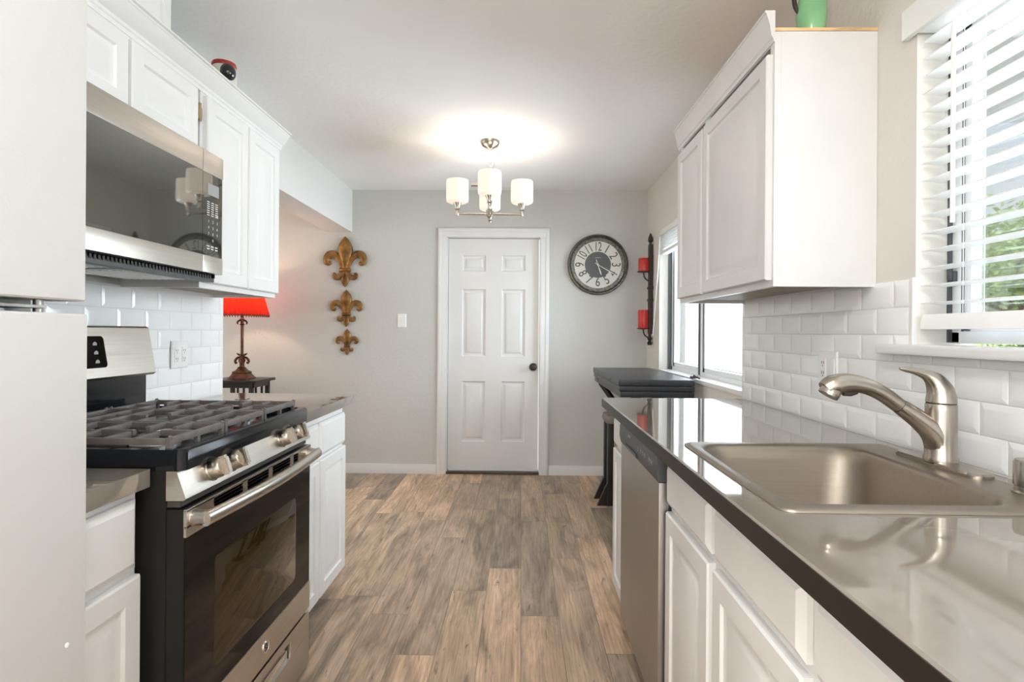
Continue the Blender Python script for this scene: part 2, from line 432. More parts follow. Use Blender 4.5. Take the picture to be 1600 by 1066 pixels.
# baseboards
struct(B(-4.4, -.722, D-.014, D, 0, .083, bev=.004), 'baseboard_back_left', 'trim_white', label='white baseboard left of the door', cat='baseboard')
struct(B(.242, XR, D-.014, D, 0, .083, bev=.004), 'baseboard_back_right', 'trim_white', label='white baseboard right of the door', cat='baseboard')
# six panel door
d1 = thing('door_1', ((dx0+dx1)/2, D, 0), 'white six panel door at the end of the kitchen', 'door', kind='structure')
slab = MB(); yS = D+.028; sx0, sx1, sz0, sz1 = -.630, .153, .032, 2.038
us = [sx0, -.512, -.304, -.190, .030, sx1]
fm = lambda u, v, h: (u, yS-h, v)
sw = (sx1-sx0); u_cols = [(sx0+.118, sx0+.118+.205), (sx1-.118-.205, sx1-.118)]
rows = [(1.755, 1.895), (1.015, 1.60), (.275, .80)]
slab.box(sx0, sx1, yS+.018, yS+.04, sz0, sz1)
gu = sorted([sx0, sx1]+[c for uc in u_cols for c in uc]); gv = sorted([sz0, sz1]+[c for r in rows for c in r])
for i in range(len(gu)-1):
    for j in range(len(gv)-1):
        cu, cv = (gu[i]+gu[i+1])/2, (gv[j]+gv[j+1])/2
        if any(a < cu < b for a, b in u_cols) and any(a < cv < b for a, b in rows):
            slab.panel(fm, gu[i], gu[i+1], gv[j], gv[j+1], [(0, 0), (.010, -.013), (.026, -.013), (.044, -.002), (.046, -.0015)], back=False)
        else:
            vs = [slab.b.verts.new(fm(*q, 0)) for q in ((gu[i], gv[j]), (gu[i+1], gv[j]), (gu[i+1], gv[j+1]), (gu[i], gv[j+1]))]; slab.b.faces.new(vs)
slab.b.verts.ensure_lookup_table()
so = slab.build('slab', 'door_white', d1, smooth=20)
kn = MB().lathe([(.032, 0), (.034, -.004), (.030, -.008), (.012, -.012), (.011, -.030), (.020, -.036), (.029, -.048), (.028, -.060), (.018, -.067), (.004, -.069)], (.107, yS, .928), 'Y', 24)
tag(kn.build('knob', 'iron_dark', d1), 'dark round door knob')
cs = MB()
def casing_v(x0, x1): cs.box(x0, x1, D-.016, D, 0, 2.125, bev=.003); 
cs.box(-.720, -.643, D-.016, D, 0, 2.123, bev=.004); cs.box(.163, .240, D-.016, D, 0, 2.123, bev=.004); cs.box(-.720, .240, D-.0165, D, 2.046, 2.123, bev=.004)
cs.box(-.713, -.690, D-.021, D, 0, 2.116, bev=.004); cs.box(.210, .233, D-.021, D, 0, 2.116, bev=.004); cs.box(-.713, .233, D-.0215, D, 2.093, 2.116, bev=.004)
cs.build('casing', 'trim_white', d1)
jb = MB(); jb.box(dx0, dx0+.006, D, D+.1, 0, dzt); jb.box(dx1-.004, dx1, D, D+.1, 0, dzt); jb.box(dx0, dx1, D, D+.1, 2.042, dzt)
jb.build('jamb', 'trim_white', d1)
B(dx0, dx1, D-.005, D+.11, 0, .022, bev=.004).build('threshold', 'threshold', d1)

# ------------------------------------------------------------------ windows
def window(name, y0, y1, z0, z1, mull, label, strip=.027):
    w = thing(name, (XR+.1, (y0+y1)/2, z0), label, 'window', kind='structure')
    xg = XR+.095
    f = MB(); t = .032
    f.box(xg, xg+.05, y0, y0+t, z0, z1, bev=.003); f.box(xg, xg+.05, y1-t, y1, z0, z1, bev=.003)
    f.box(xg, xg+.05, y0, y1, z0, z0+t, bev=.003); f.box(xg, xg+.05, y0, y1, z1-t, z1, bev=.003)
    f.box(xg-.006, xg+.05, mull-.030, mull+.030, z0+.01, z1-.01, bev=.003)
    f.build('frame', 'vinyl_white', w)
    sa = MB(); g = MB()
    for a, b in ((y0+t, mull-.03), (mull+.03, y1-t)):
        q = .028
        sa.box(xg+.008, xg+.036, a, a+q, z0+t, z1-t, bev=.003); sa.box(xg+.008, xg+.036, b-q, b, z0+t, z1-t, bev=.003)
        sa.box(xg+.008, xg+.036, a, b, z0+t, z0+t+q, bev=.003); sa.box(xg+.008, xg+.036, a, b, z1-t-q, z1-t, bev=.003)
        for yy in (a-.001, b-.005): g.box(xg+.004, xg+.012, yy, yy+.008, z0+t, z1-t)
        p = B(xg+.020, xg+.024, a+q-.004, b-q+.004, z0+t+q-.004, z1-t-q+.004).build('pane', 'window_glass', w, smooth=0)
    g.box(xg-.001-strip, xg-.001, y1-.007, y1-.001, z0+.002, z1-.002); g.box(xg-.013, xg-.0062, mull-.010, mull+.010, z0+.012, z1-.012)
    sa.build('sash', 'vinyl_white', w); g.build('gasket', 'gasket', w)
    return w, xg
w1, xg = window('window_1', W1[0], W1[1], W1[2], W1[3], 3.70, 'white sliding window beside the black table')
sl = MB(); sl.box(XR-.012, XR+.10, W1[0]+.001, W1[1]-.001, W1[2]-.02, W1[2]+.004, bev=.003); sl.build('sill', 'trim_white', w1)
w2, xg = window('window_2', W2[0], W2[1], W2[2]+.02, W2[3], 1.00, 'white sliding window over the sink behind a slatted blind', .010)
sl = MB(); sl.box(XR-.052, XR+.10, .35, 1.655, 1.172, 1.2, bev=.010, seg=4); tag(sl.build('sill', 'trim_white', w2), 'white rounded window sill over the tiles')
jt = MB(); jt.box(XR-.010, XR+.003, W2[1]-.002, W2[1]+.012, 1.2, 1.384, bev=.002); jt.build('edge_trim', 'trim_white', w2)
lk = MB(); lk.box(xg-.012, xg, 1.535, 1.552, 1.36, 1.40, bev=.003); lk.box(xg-.02, xg-.010, 1.538, 1.549, 1.375, 1.415, bev=.003); tag(lk.build('latch', 'gasket', w2), 'small black sash latch')

# ------------------------------------------------------------------ cabinets
DOOR = [(0, 0), (0, .015), (.004, .0195), (.050, .0195), (.055, .013), (.062, .011), (.068, .011), (.086, .0175), (.088, .018)]
THIN = [(0, 0), (0, .015), (.004, .0195), (.040, .0195), (.045, .013), (.051, .011), (.055, .011), (.068, .0175), (.070, .018)]
DRAW = [(0, 0), (0, .010), (.003, .012), (.016, .0195), (.018, .0195)]
def front(x, d, y0, y1, z0, z1, prof):
    mb = MB(); mb.panel(lambda u, v, h: (x+d*h, u, v), y0, y1, z0, z1, prof); return mb
def cabinet(name, label, xw, xf, y0, y1, z0, z1, doors=(), drawers=(), m='cabinet_white', toe=0, prof=DOOR, cat='cabinet', group=None, bottom=False, open_top=False):
    """xw wall side, xf face frame plane; fronts stand proud of the face frame"""
    d = 1 if xf > xw else -1
    t = thing(name, ((xw+xf)/2, (y0+y1)/2, 0 if toe else z0), label, cat, group)
    b = MB(); T = .018
    # carcass of boards: sides, back, bottom, top, face frame
    zb = z0
    if toe: b.box(xw, xf-d*.07, y0+.002, y1-.002, 0, z0)
    b.box(xw, xf-d*.02, y0, y0+T, zb, z1); b.box(xw, xf-d*.02, y1-T, y1, zb, z1)
    b.box(xw, xw+d*.006, y0+T, y1-T, zb, z1)
    zi = zb+(.022 if bottom else 0)
    b.box(xw+d*.006, xf-d*.02, y0+T, y1-T, zi, zi+T)
    if not open_top: b.box(xw+d*.006, xf-d*.02, y0+T, y1-T, z1-T, z1)
    X0, X1 = xf-d*.02, xf
    b.box(X0, X1, y0, y0+.03, zb, z1, bev=.0015); b.box(X0, X1, y1-.03, y1, zb, z1, bev=.0015)
    b.box(X0, X1, y0+.03, y1-.03, zb, zb+.03); b.box(X0, X1, y0+.03, y1-.03, z1-.035, z1)
    if drawers: zz = min(q[2] for q in drawers); b.box(X0, X1, y0+.03, y1-.03, zz-.035, zz+.008)
    ys = sorted([q[0] for q in doors])[1:]
    for yy in ys: b.box(X0, X1-d*.0008, yy-.042, yy+.012, zb+.03, z1-.03)
    b.build('body', m, t)
    for (a, c, e, f) in doors: front(xf, d, a, c, e, f, prof if c-a > .2 else THIN).build('door', m, t, smooth=25)
    for (a, c, e, f) in drawers: front(xf, d, a, c, e, f, DRAW).build('drawer', m, t, smooth=25)
    return t
# left: above the microwave, and the tall one at the end
UXF = -1.174
c_a = cabinet('wall_cabinet', 'short white two door cabinet above the microwave', XL+.001, UXF, 1.258, 2.0, 1.848, 2.125,
              doors=[(1.270, 1.634, 1.862, 2.088), (1.650, 1.990, 1.862, 2.088)])
c_b = cabinet('wall_cabinet', 'tall white two door cabinet right of the microwave', XL+.001, UXF, 2.034, 2.668, 1.382, 2.125,
              doors=[(2.052, 2.360, 1.402, 2.088), (2.370, 2.665, 1.402, 2.088)], bottom=True)
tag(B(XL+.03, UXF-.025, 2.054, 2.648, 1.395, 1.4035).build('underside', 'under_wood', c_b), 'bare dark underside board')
hg = MB(); hg.box(UXF-.004, UXF+.012, 1.993, 2.010, 1.985, 2.04, bev=.002); hg.tube([(UXF+.012, 2.012, 1.98), (UXF+.012, 2.012, 2.045)], .005, 10); hg.box(UXF-.002, UXF+.008, 2.012, 2.034, 1.99, 2.035, bev=.002)
tag(hg.build('hinge', 'brass_old', c_a), 'worn brass hinge in the gap')
B(XL+.02, UXF-.03, 2.001, 2.033, 1.86, 2.12).build('gap_shade', 'slot_dark', c_a)  # dark strip set in the cabinet gap to stand for its shade
# crown mouldings
def crown(xface, d, y0, y1, z0, z1, out, name, label):
    pr = [(0, 0), (.004, 0), (.006, .012), (.010, .016), (.012, .024), (out*.55, (z1-z0)*.55), (out*.80, (z1-z0)*.82), (out*.84, (z1-z0)*.84), (out*.86, (z1-z0)*.90), (out, (z1-z0)*.93), (out, (z1-z0)), (0, (z1-z0))]
    mb = MB(); mb.prism([(xface+d*u, z0+v) for u, v in pr], 'Y', y0, y1)
    return tag(mb.build(name, 'cabinet_white' if d > 0 else 'cabinet_cream', smooth=20), label, 'crown moulding')
crown(UXF, 1, .90, 2.712, 2.098, 2.178, .058, 'crown_moulding', 'long white crown moulding over the left wall cabinets')
# duct chase standing on the left cabinets
dc = thing('duct_cover', (-1.32, 1.55, 2.126), 'white boxed duct cover between left cabinets and ceiling', 'duct cover')
B(-1.455, -1.194, .98, 1.874, 2.1265, CZ-.002).build('body', 'cabinet_white', dc)
B(-1.196, -1.184, 1.838, 1.876, 2.1265, CZ-.002, bev=.002).build('corner_strip', 'trim_white', dc)
# right wall cabinet
RXF = .768
c_r = cabinet('wall_cabinet', 'cream white two door wall cabinet left of the sink window', XR-.001, RXF, 1.730, 2.738, 1.372, 2.150,
              doors=[(1.742, 2.345, 1.392, 2.085), (2.368, 2.722, 1.392, 2.085)], m='cabinet_cream', bottom=True)
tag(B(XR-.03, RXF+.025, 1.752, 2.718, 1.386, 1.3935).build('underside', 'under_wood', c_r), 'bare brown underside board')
tag(B(RXF-.001, XR-.001, 1.729, 2.738, 2.151, 2.161).build('top_board', 'raw_wood', c_r), 'raw orange plywood top edge')
crown(RXF, -1, 1.728, 2.762, 2.118, 2.213, .030, 'crown_moulding', 'short cream crown moulding on the right wall cabinet')
# base cabinets
LBF = -.860
cabinet('base_cabinet', 'narrow cream base cabinet between refrigerator and stove', XL+.008, LBF, .975, 1.246, .10, .872,
        doors=[(.985, 1.240, .115, .683)], drawers=[(.985, 1.232, .700, .852)], m='cabinet_cream', toe=1)
cabinet('base_cabinet', 'bright white base cabinet at the end of the left counter', XL+.008, LBF, 2.036, 2.708, .085, .872,
        doors=[(2.048, 2.352, .095, .678), (2.366, 2.704, .095, .678)], drawers=[(2.048, 2.352, .692, .838), (2.366, 2.704, .692, .838)], toe=1)
RBF = .440
cabinet('base_cabinet', 'narrow cream base cabinet beyond the dishwasher', XR-.008, RBF, 2.268, 2.565, .09, .872,
        doors=[(2.285, 2.553, .105, .712)], drawers=[(2.285, 2.553, .728, .852)], m='cabinet_cream', toe=1)
cabinet('base_cabinet', 'long worn cream base cabinet holding the sink, between dishwasher and camera', XR-.008, RBF, .400, 1.640, .09, .872,
        doors=[(1.268, 1.634, .105, .712), (.848, 1.236, .105, .712), (.420, .815, .105, .712)],
        drawers=[(1.268, 1.634, .732, .852), (.848, 1.236, .732, .852), (.420, .815, .732, .852)], m='cabinet_cream', toe=1, open_top=True)
cabinet('base_cabinet', 'cream base cabinet nearest the camera under the right counter', XR-.008, RBF, -.30, .394, .09, .872,
        doors=[(-.29, .384, .105, .712)], drawers=[(-.29, .384, .732, .852)], m='cabinet_cream', toe=1)
# countertops
def slab_top(x0, x1, y0, y1, z0, z1, front_d, hole=None):
    mb = MB(); c = .004
    if not hole:
        mb.box(x0, x1, y0, y1, z0, z1, bev=.003); return mb
    hx0, hx1, hy0, hy1 = hole
    xs = [x0, hx0, hx1, x1]; ys = [y0, hy0, hy1, y1]
    for z, flip in ((z1, 0), (z0, 1)):
        for i in range(3):
            for j in range(3):
                if i == 1 and j == 1: continue
                a, b = xs[i], xs[i+1]; e, f = ys[j], ys[j+1]
                if i == 0 and z == z1: a = x0+c
                mb.b.faces.new([mb.b.verts.new(q) for q in ((a, e, z), (b, e, z), (b, f, z), (a, f, z))])
    for j in range(3):
        e, f = ys[j], ys[j+1]
        mb.b.faces.new([mb.b.verts.new(q) for q in ((x0+c, e, z1), (x0+c, f, z1), (x0, f, z1-c), (x0, e, z1-c))])
        mb.b.faces.new([mb.b.verts.new(q) for q in ((x0, e, z1-c), (x0, f, z1-c), (x0, f, z0), (x0, e, z0))])
        mb.b.faces.new([mb.b.verts.new(q) for q in ((x1, e, z1), (x1, f, z1), (x1, f, z0), (x1, e, z0))])
    for y in (y0, y1):
        mb.b.faces.new([mb.b.verts.new(q) for q in ((x0, y, z0), (x0, y, z1-c), (x0+c, y, z1), (xs[1], y, z1), (xs[1], y, z0))])
        for i in (1, 2): mb.b.faces.new([mb.b.verts.new(q) for q in ((xs[i], y, z0), (xs[i+1], y, z0), (xs[i+1], y, z1), (xs[i], y, z1))])
    for (a, e, b, f) in ((hx0, hy0, hx1, hy0), (hx1, hy0, hx1, hy1), (hx1, hy1, hx0, hy1), (hx0, hy1, hx0, hy0)):
        mb.b.faces.new([mb.b.verts.new(q) for q in ((a, e, z0), (b, f, z0), (b, f, z1), (a, e, z1))])
    return mb
CT, CB = .914, .873
tag(slab_top(XL+.012, -.830, .970, 1.252, CB, CT, 1).build('countertop', 'quartz'), 'small grey brown countertop between refrigerator and stove', 'countertop')
tag(slab_top(XL+.012, -.818, 2.032, 2.795, CB, CT, 1).build('countertop', 'quartz'), 'grey brown countertop beyond the stove with a free end', 'countertop')
HX = (.480, .925, 1.02, 1.57)
ctr = tag(slab_top(.394, XR-.012, -.32, 2.728, CB, CT, 1, hole=HX).build('countertop', 'quartz', smooth=0), 'long glossy grey brown countertop holding the sink', 'countertop')
tag(B(.3925, .3945, -.32, 2.728, CB, CT-.0035).build('front_edge', 'edge_shaded', ctr), 'counter front edge with its shade put into the colour')

# ------------------------------------------------------------------ sink, faucet, air gap
sk = MB(); n = 7
rings = [rrect(.457, 1.018, .988, 1.602, .030, CT+.0005, n), rrect(.458, 1.017, .989, 1.601, .030, CT+.004, n), rrect(.464, 1.011, .995, 1.595, .028, CT+.007, n),
         rrect(.478, .920, 1.022, 1.568, .060, CT+.0065, n), rrect(.486, .912, 1.030, 1.560, .066, CT+.0045, n),
         rrect(.492, .906, 1.036, 1.554, .070, CT-.004, n), rrect(.497, .901, 1.041, 1.549, .075, CT-.03, n), rrect(.508, .890, 1.052, 1.538, .085, CT-.165, n),
         rrect(.520, .878, 1.064, 1.526, .085, CT-.186, n), rrect(.545, .853, 1.09, 1.50, .08, CT-.196, n), rrect(.66, .74, 1.255, 1.335, .0399, CT-.200, n)]
sk.loft(rings, False, True)
so = sk.build('sink', 'sink_steel', smooth=50); tag(so, 'stainless drop in single bowl sink in the right counter', 'sink')
dr = MB().lathe([(.045, 0), (.045, .003), (.036, .003), (.034, -.004), (.005, -.004)], (.70, 1.295, CT-.199), 'Z', 24); tag(dr.build('drain', 'drain_dark', so), 'dark sink drain')
fx, fy, fz = .985, 1.335, CT+.0068
fc = thing('faucet', (fx, fy, fz), 'brushed nickel pull out kitchen faucet on the sink deck', 'faucet')
dp = MB(); dp.loft([rrect(fx-.030, fx+.030, fy-.134, fy+.134, .0298, fz, 8), rrect(fx-.030, fx+.030, fy-.134, fy+.134, .0298, fz+.007, 8), rrect(fx-.026, fx+.026, fy-.130, fy+.130, .0258, fz+.011, 8)])
dp.build('deck_plate', 'nickel', fc)
bd = MB().lathe([(.034, .010), (.0345, .018), (.0325, .024), (.0318, .06), (.0315, .13), (.0315, .143), (.0305, .145)], (fx, fy, fz), 'Z', 32)
bd.build('body', 'nickel', fc)
MB().lathe([(.0295, .144), (.0295, .148)], (fx, fy, fz), 'Z', 32).build('seam_ring', 'slot_dark', fc)
pts = spline([(.9845, fy, .935), (.9825, fy, .965), (.968, fy, .998), (.932, fy, 1.029), (.888, fy, 1.060)], 5)
MB().tube(pts, lerp_list([.0305, .0305, .0285, .0222, .0180], 5), 20).build('spout', 'nickel', fc)
MB().tube([(.8885, fy, 1.0595), (.8865, fy, 1.0612)], .0174, 20).build('joint_ring', 'slot_dark', fc)
pts = spline([(.8870, fy, 1.0607), (.845, fy, 1.090), (.806, fy, 1.107), (.765, fy, 1.1125), (.735, fy, 1.107), (.716, fy, 1.096)], 5)
hd = MB().tube(pts, lerp_list([.0178, .0185, .0195, .0225, .0245, .0205], 5), 20)
hd.tube(spline([(.737, fy, 1.102), (.728, fy, 1.092), (.722, fy, 1.083)], 4), lerp_list([.020, .0235, .0225], 4), 20)
so_ = hd.build('spray_head', 'nickel', fc)
MB().tube([(.790, fy, 1.091), (.775, fy, 1.0895), (.757, fy, 1.088)], [.005, .0085, .006], 12).build('spray_button', 'slot_dark', so_)
hp = spline([(fx, fy, fz+.148), (fx, fy, fz+.162), (fx-.004, fy, fz+.180), (fx-.016, fy, fz+.199), (fx-.036, fy, fz+.213), (fx-.062, fy, fz+.221), (fx-.085, fy, fz+.225), (fx-.097, fy, fz+.227)], 5)
MB().tube(hp, lerp_list([.0312, .0295, .0265, .0205, .0125, .008, .006, .003], 5), 20).build('handle', 'nickel', fc)
ag = MB().lathe([(.027, 0), (.027, .003), (.023, .006), (.0225, .014), (.0245, .016), (.0245, .060), (.022, .065), (.004, .0665)], (.985, 1.105, CT+.0068), 'Z', 28)
ago = thing('air_gap_cap', (.985, 1.105, CT+.0068), 'short brushed metal cylinder on the sink deck near the faucet', 'air gap'); ag.build('cap', 'nickel', ago)

# ------------------------------------------------------------------ dishwasher
dwY0, dwY1, dwX = 1.648, 2.262, .405
dw = thing('dishwasher', (.72, 1.955, 0), 'stainless dishwasher with dark control panel under the right counter', 'dishwasher')
B(dwX+.03, XR-.02, dwY0+.004, dwY1-.004, .09, .868).build('body', 'plastic_dark', dw)
B(dwX+.09, dwX+.12, dwY0+.004, dwY1-.004, .0, .09).build('toe_plate', 'plastic_dark', dw)
dp_ = B(dwX, dwX+.03, dwY0, dwY1, .10, .790, bev=.004); dpo = dp_.build('door', 'stainless_dark', dw)
cp = MB(); cp.prism([(dwX+.03, .868), (dwX-.002, .868), (dwX-.006, .862), (dwX-.008, .820), (dwX-.002, .792), (dwX+.03, .792)], 'Y', dwY0, dwY1)
cpo = cp.build('control_panel', 'panel_grey', dw)
hl = MB().prism([(dwX-.0075, .812), (dwX-.0105, .812), (dwX-.0105, .800), (dwX-.003, .796)], 'Y', 1.93, 2.12); hl.build('pocket_handle', 'plastic_dark', dw)
for i, yy in enumerate((1.70, 1.72, 1.74, 1.80, 1.83, 1.86, 1.90)):
    mk = MB(); mk.box(dwX-.0082, dwX-.0076, yy, yy+.010, .838, .841); mk.box(dwX-.0082, dwX-.0078, yy+.002, yy+.007, .828, .8381)
    mk.build('button', 'mark_grey', cpo)
B(dwX-.0079, dwX-.0070, 2.04, 2.085, .846, .852).build('maker_mark', 'mark_grey', cpo)

# ------------------------------------------------------------------ refrigerator
fr = thing('refrigerator', (-1.1, .58, 0), 'white top freezer refrigerator at the left edge', 'refrigerator')
fY0, fY1, fX = .20, .963, -.752
B(-1.445, fX-.078, fY0+.012, fY1-.02, .03, 1.80, bev=.008).build('body', 'fridge_white', fr)
B(fX-.068, fX, fY0, fY1, 1.2735, 1.828, bev=.007, seg=3).build('freezer_door', 'fridge_white', fr)
dd = B(fX-.068, fX, fY0, fY1+.006, .08, 1.2525, bev=.009, seg=3).build('fridge_door', 'fridge_white', fr)
MB().lathe([(.004, 0), (.004, .0015), (.002, .002)], (fX, .925, .70), 'X', 12).build('screw_cap', 'plastic_white', dd)
B(-1.40, fX-.09, fY0+.02, fY1-.05, .0, .08).build('base_grille', 'plastic_dark', fr)
hn = MB(); hn.box(fX-.080, fX-.020, .815, .905, 1.2595, 1.2645, bev=.001); hn.tube([(fX-.035, .905, 1.2527), (fX-.035, .905, 1.2733)], .007, 12); hn.box(fX-.078, fX-.05, .74, .86, 1.2527, 1.2585)
tag(hn.build('centre_hinge', 'stainless_dark', fr), 'metal hinge between the two doors')

# ------------------------------------------------------------------ microwave
mw = thing('microwave', (-1.27, 1.64, 1.41), 'stainless over the range microwave with dark glass door', 'microwave')
mX, y0, y1 = -1.080, 1.262, 2.020
B(XL+.012, mX-.026, y0+.004, y1-.004, 1.412, 1.8455).build('body', 'plastic_dark', mw)
dm = MB()
dm.box(mX-.024, mX, y0, 1.8905, 1.768, 1.843, bev=.003); dm.box(mX-.024, mX, y0, 1.8905, 1.425, 1.484, bev=.003)
dm.box(mX-.024, mX, y0, y0+.02, 1.484, 1.768)
do = dm.build('door', 'stainless_range', mw)
tag(B(mX-.022, mX-.0012, y0+.02, 1.8905, 1.484, 1.768).build('door_glass', 'micro_glass', do), 'dark glossy door glass')
pm = MB(); pm.box(mX-.024, mX, 1.8925, y1, 1.768, 1.843, bev=.003); pm.box(mX-.024, mX, 1.8925, y1, 1.425, 1.484, bev=.003); pm.box(mX-.024, mX-.003, 1.8925, y1, 1.48, 1.772)
po = pm.build('control_side', 'stainless_range', mw)
B(mX-.022, mX-.0012, 1.8925, y1-.006, 1.484, 1.768).build('control_glass', 'micro_glass', po)
B(mX-.0012, mX-.0006, 1.922, 1.992, 1.695, 1.735).build('display', 'mark_grey', po)
kp = MB()
def keyM(y, z, x=mX-.0008): return Matrix.Translation((x, y, z)) @ Matrix.Rotation(PI/2, 4, 'Z') @ Matrix.Rotation(PI/2, 4, 'X')
for i in range(7):
    for j in range(3): kp.box(mX-.0012, mX-.0008, 1.918+j*.026, 1.934+j*.026, 1.668-i*.0075, 1.671-i*.0075)
for k, ch in enumerate('1234567890'):
    text_mesh(kp, ch, .014, keyM(1.928+(k % 3)*.027 if k < 9 else 1.955, 1.603-(k//3)*.0215), .0002)
for i in range(2):
    for j in range(3): kp.box(mX-.0012, mX-.0008, 1.918+j*.026, 1.934+j*.026, 1.515-i*.009, 1.519-i*.009)
kp.build('keypad_marks', 'mark_white', po, smooth=0)
un = MB()
un.box(mX-.026, mX-.060, y0+.01, y1-.01, 1.398, 1.4245)
ug = un.build('vent_housing', 'panel_grey', mw)
vg = MB()
for i in range(46):
    yy = y0+.02+i*.0155
    vg.box(mX-.0262, mX-.024, yy, yy+.008, 1.409, 1.421); 
vg.build('vent_slots', 'slot_dark', ug)
fl = MB()
for a, b in ((1.30, 1.60), (1.66, 1.96)):
    fl.box(-1.38, -1.16, a, b, 1.404, 1.4115, bev=.002)
    for k in range(10): fl.box(-1.375+k*.0215, -1.368+k*.0215, a+.01, b-.01, 1.402, 1.4045)
fl.build('grease_filter', 'aluminium', mw)

# ------------------------------------------------------------------ gas range
rg = thing('gas_range', (-1.1, 1.64, 0), 'stainless and black gas range with four front knobs', 'stove')
RX = -.757; r0, r1 = 1.264, 2.020
B(-1.44, -.802, r0, r1, .02, .905, bev=.002).build('body', 'black_side', rg)
# cooktop: raised black lip round a sunken tray
ck = MB(); o0 = rrect(-1.345, -.762, r0-.001, r1+.001, .022, .905, 5); o1 = rrect(-1.345, -.762, r0-.001, r1+.001, .022, .940, 5)
o1 = rrect(-1.345, -.762, r0-.001, r1+.001, .022, .945, 5); o2 = rrect(-1.342, -.767, r0+.004, r1-.004, .022, .953, 5); o3 = rrect(-1.335, -.786, r0+.020, r1-.020, .022, .953, 5); o4 = rrect(-1.325, -.796, r0+.03, r1-.03, .022, .932, 5)
ck.loft([o0, o1, o2, o3, o4]); ck.build('cooktop', 'black_enamel', rg)
# control panel, bowed front
pf = [(-.802, .906), (-.786, .908), (-.778, .905), (-.759, .850), (-.757, .842), (-.762, .838), (-.802, .838)]
MB().prism(pf, 'Y', r0, r1).build('control_panel', 'stainless_range', rg)
B(-.802, -.772, r0+.004, r1-.004, .822, .839).build('shadow_gap', 'slot_dark', rg)
nrm = Vector((.055, 0, .019)).normalized()
def knob(y):
    c = Vector((-.7705, y, .878)); up = Vector((0, 1, 0)); w = nrm.cross(up)
    mb = MB(); rings = []
    for r, h in [(.0285, 0), (.0285, .004), (.0260, .006), (.0250, .028), (.022, .033), (.002, .0335)]:
        rings.append([c+nrm*h+(up*math.cos(2*PI*i/28)+w*math.sin(2*PI*i/28))*r for i in range(28)])
    mb.loft(rings); k = mb.build('knob', 'nickel', rg)
    g = MB(); b = bmesh.new(); bmesh.ops.create_cube(b, size=1)
    bmesh.ops.bevel(b, geom=b.edges[:], offset=.12, segments=2, affect='EDGES')
    R = Matrix((up, w, nrm)).transposed().to_4x4()
    g.join(b, Matrix.Translation(c+nrm*.036) @ R @ Matrix.Diagonal((.016, .049, .026, 1)))
    g.build('grip', 'nickel', k)
for yy in (1.392, 1.487, 1.800, 1.897): knob(yy)
for yy in (1.392, 1.487, 1.800, 1.897):
    for a in (-.022, .022): MB().lathe([(.0022, -.001), (.0022, .0006)], (-.7772, yy+a, .9005), 'X', 10).build('knob_mark', 'slot_dark', rg)
# oven door
dX = RX
od = MB(); od.box(-.802, dX-.004, r0+.001, r1-.001, .232, .818, bev=.003); odo = od.build('oven_door', 'black_side', rg)
tag(B(dX-.004, dX-.0006, r0+.002, r1-.002, .329, .754).build('door_glass', 'black_glass', odo), 'black oven door glass')
wn = MB(); wn.loft([[(dX-.001, a, b) for a, b, _ in rrect(1.385, 1.895, .385, .665, .02, 0, 4)], [(dX+.0001, a, b) for a, b, _ in rrect(1.387, 1.893, .387, .663, .02, 0, 4)]])
tag(wn.build('oven_window', 'oven_window', odo), 'brown tinted oven window')
tp = MB(); tp.box(dX-.005, dX+.002, r0+.001, r1-.001, .754, .780, bev=.0015); tp.box(dX-.005, dX+.002, r0+.001, r1-.001, .811, .818, bev=.0015)
tp.box(dX-.005, dX+.002, r0+.001, r0+.115, .775, .815); tp.box(dX-.005, dX+.002, r1-.115, r1-.001, .775, .815)
for k in range(3): tp.box(dX-.005, dX+.002, r0+.115+.158*k+.145, r0+.115+.158*k+.171, .775, .815)
for k in range(4):
    for zz in (.7865, .7965, .8055): tp.box(dX-.006, dX+.001, r0+.11, r1-.11, zz, zz+.0035)
tpo = tp.build('vent_trim', 'stainless_range', odo)
B(dX-.008, dX-.0045, r0+.11, r1-.11, .778, .815).build('vent_dark', 'slot_dark', odo)
B(dX-.005, dX+.002, r0+.001, r1-.001, .233, .329, bev=.0015).build('lower_trim', 'stainless', odo)
hb = MB(); hp = []
for i in range(17):
    t = i/16; yy = r0+.018+(r1-r0-.036)*t
    hp.append((dX+.036+.020*math.sin(PI*t), yy, .792))
hb.tube(hp, .0175, 16, flat=((1, 0, 0), .72))
for yy in (r0+.030, r1-.030): hb.tube([(dX+.001, yy, .792), (dX+.034, yy, .792)], [.020, .016], 14)
hb.build('handle', 'stainless_range', odo)
bg_ = MB().lathe([(.0185, 0), (.0185, .002), (.0168, .0032), (.0160, .0020), (.003, .0020)], (dX+.002, 1.668, .283), 'X', 28); bgo = bg_.build('badge', 'chrome', odo)
gm_ = MB()
def scr(pts): gm_.tube([(dX+.0046, 1.668+a, .283+b) for a, b in pts], .0011, 6)
scr([(-.002+.006*math.cos(t), .004+.0065*math.sin(t)) for t in [x*.35+.6 for x in range(14)]]); scr([(-.003, -.002), (.001, -.003), (-.001, -.009), (-.006, -.010), (-.005, -.006)])
scr([(.008, .009), (.004, .007), (.004, .002), (.008, .001), (.004, -.001), (.003, -.007), (.008, -.009), (.010, -.006)])
gm_.build('monogram', 'slot_dark', bgo)
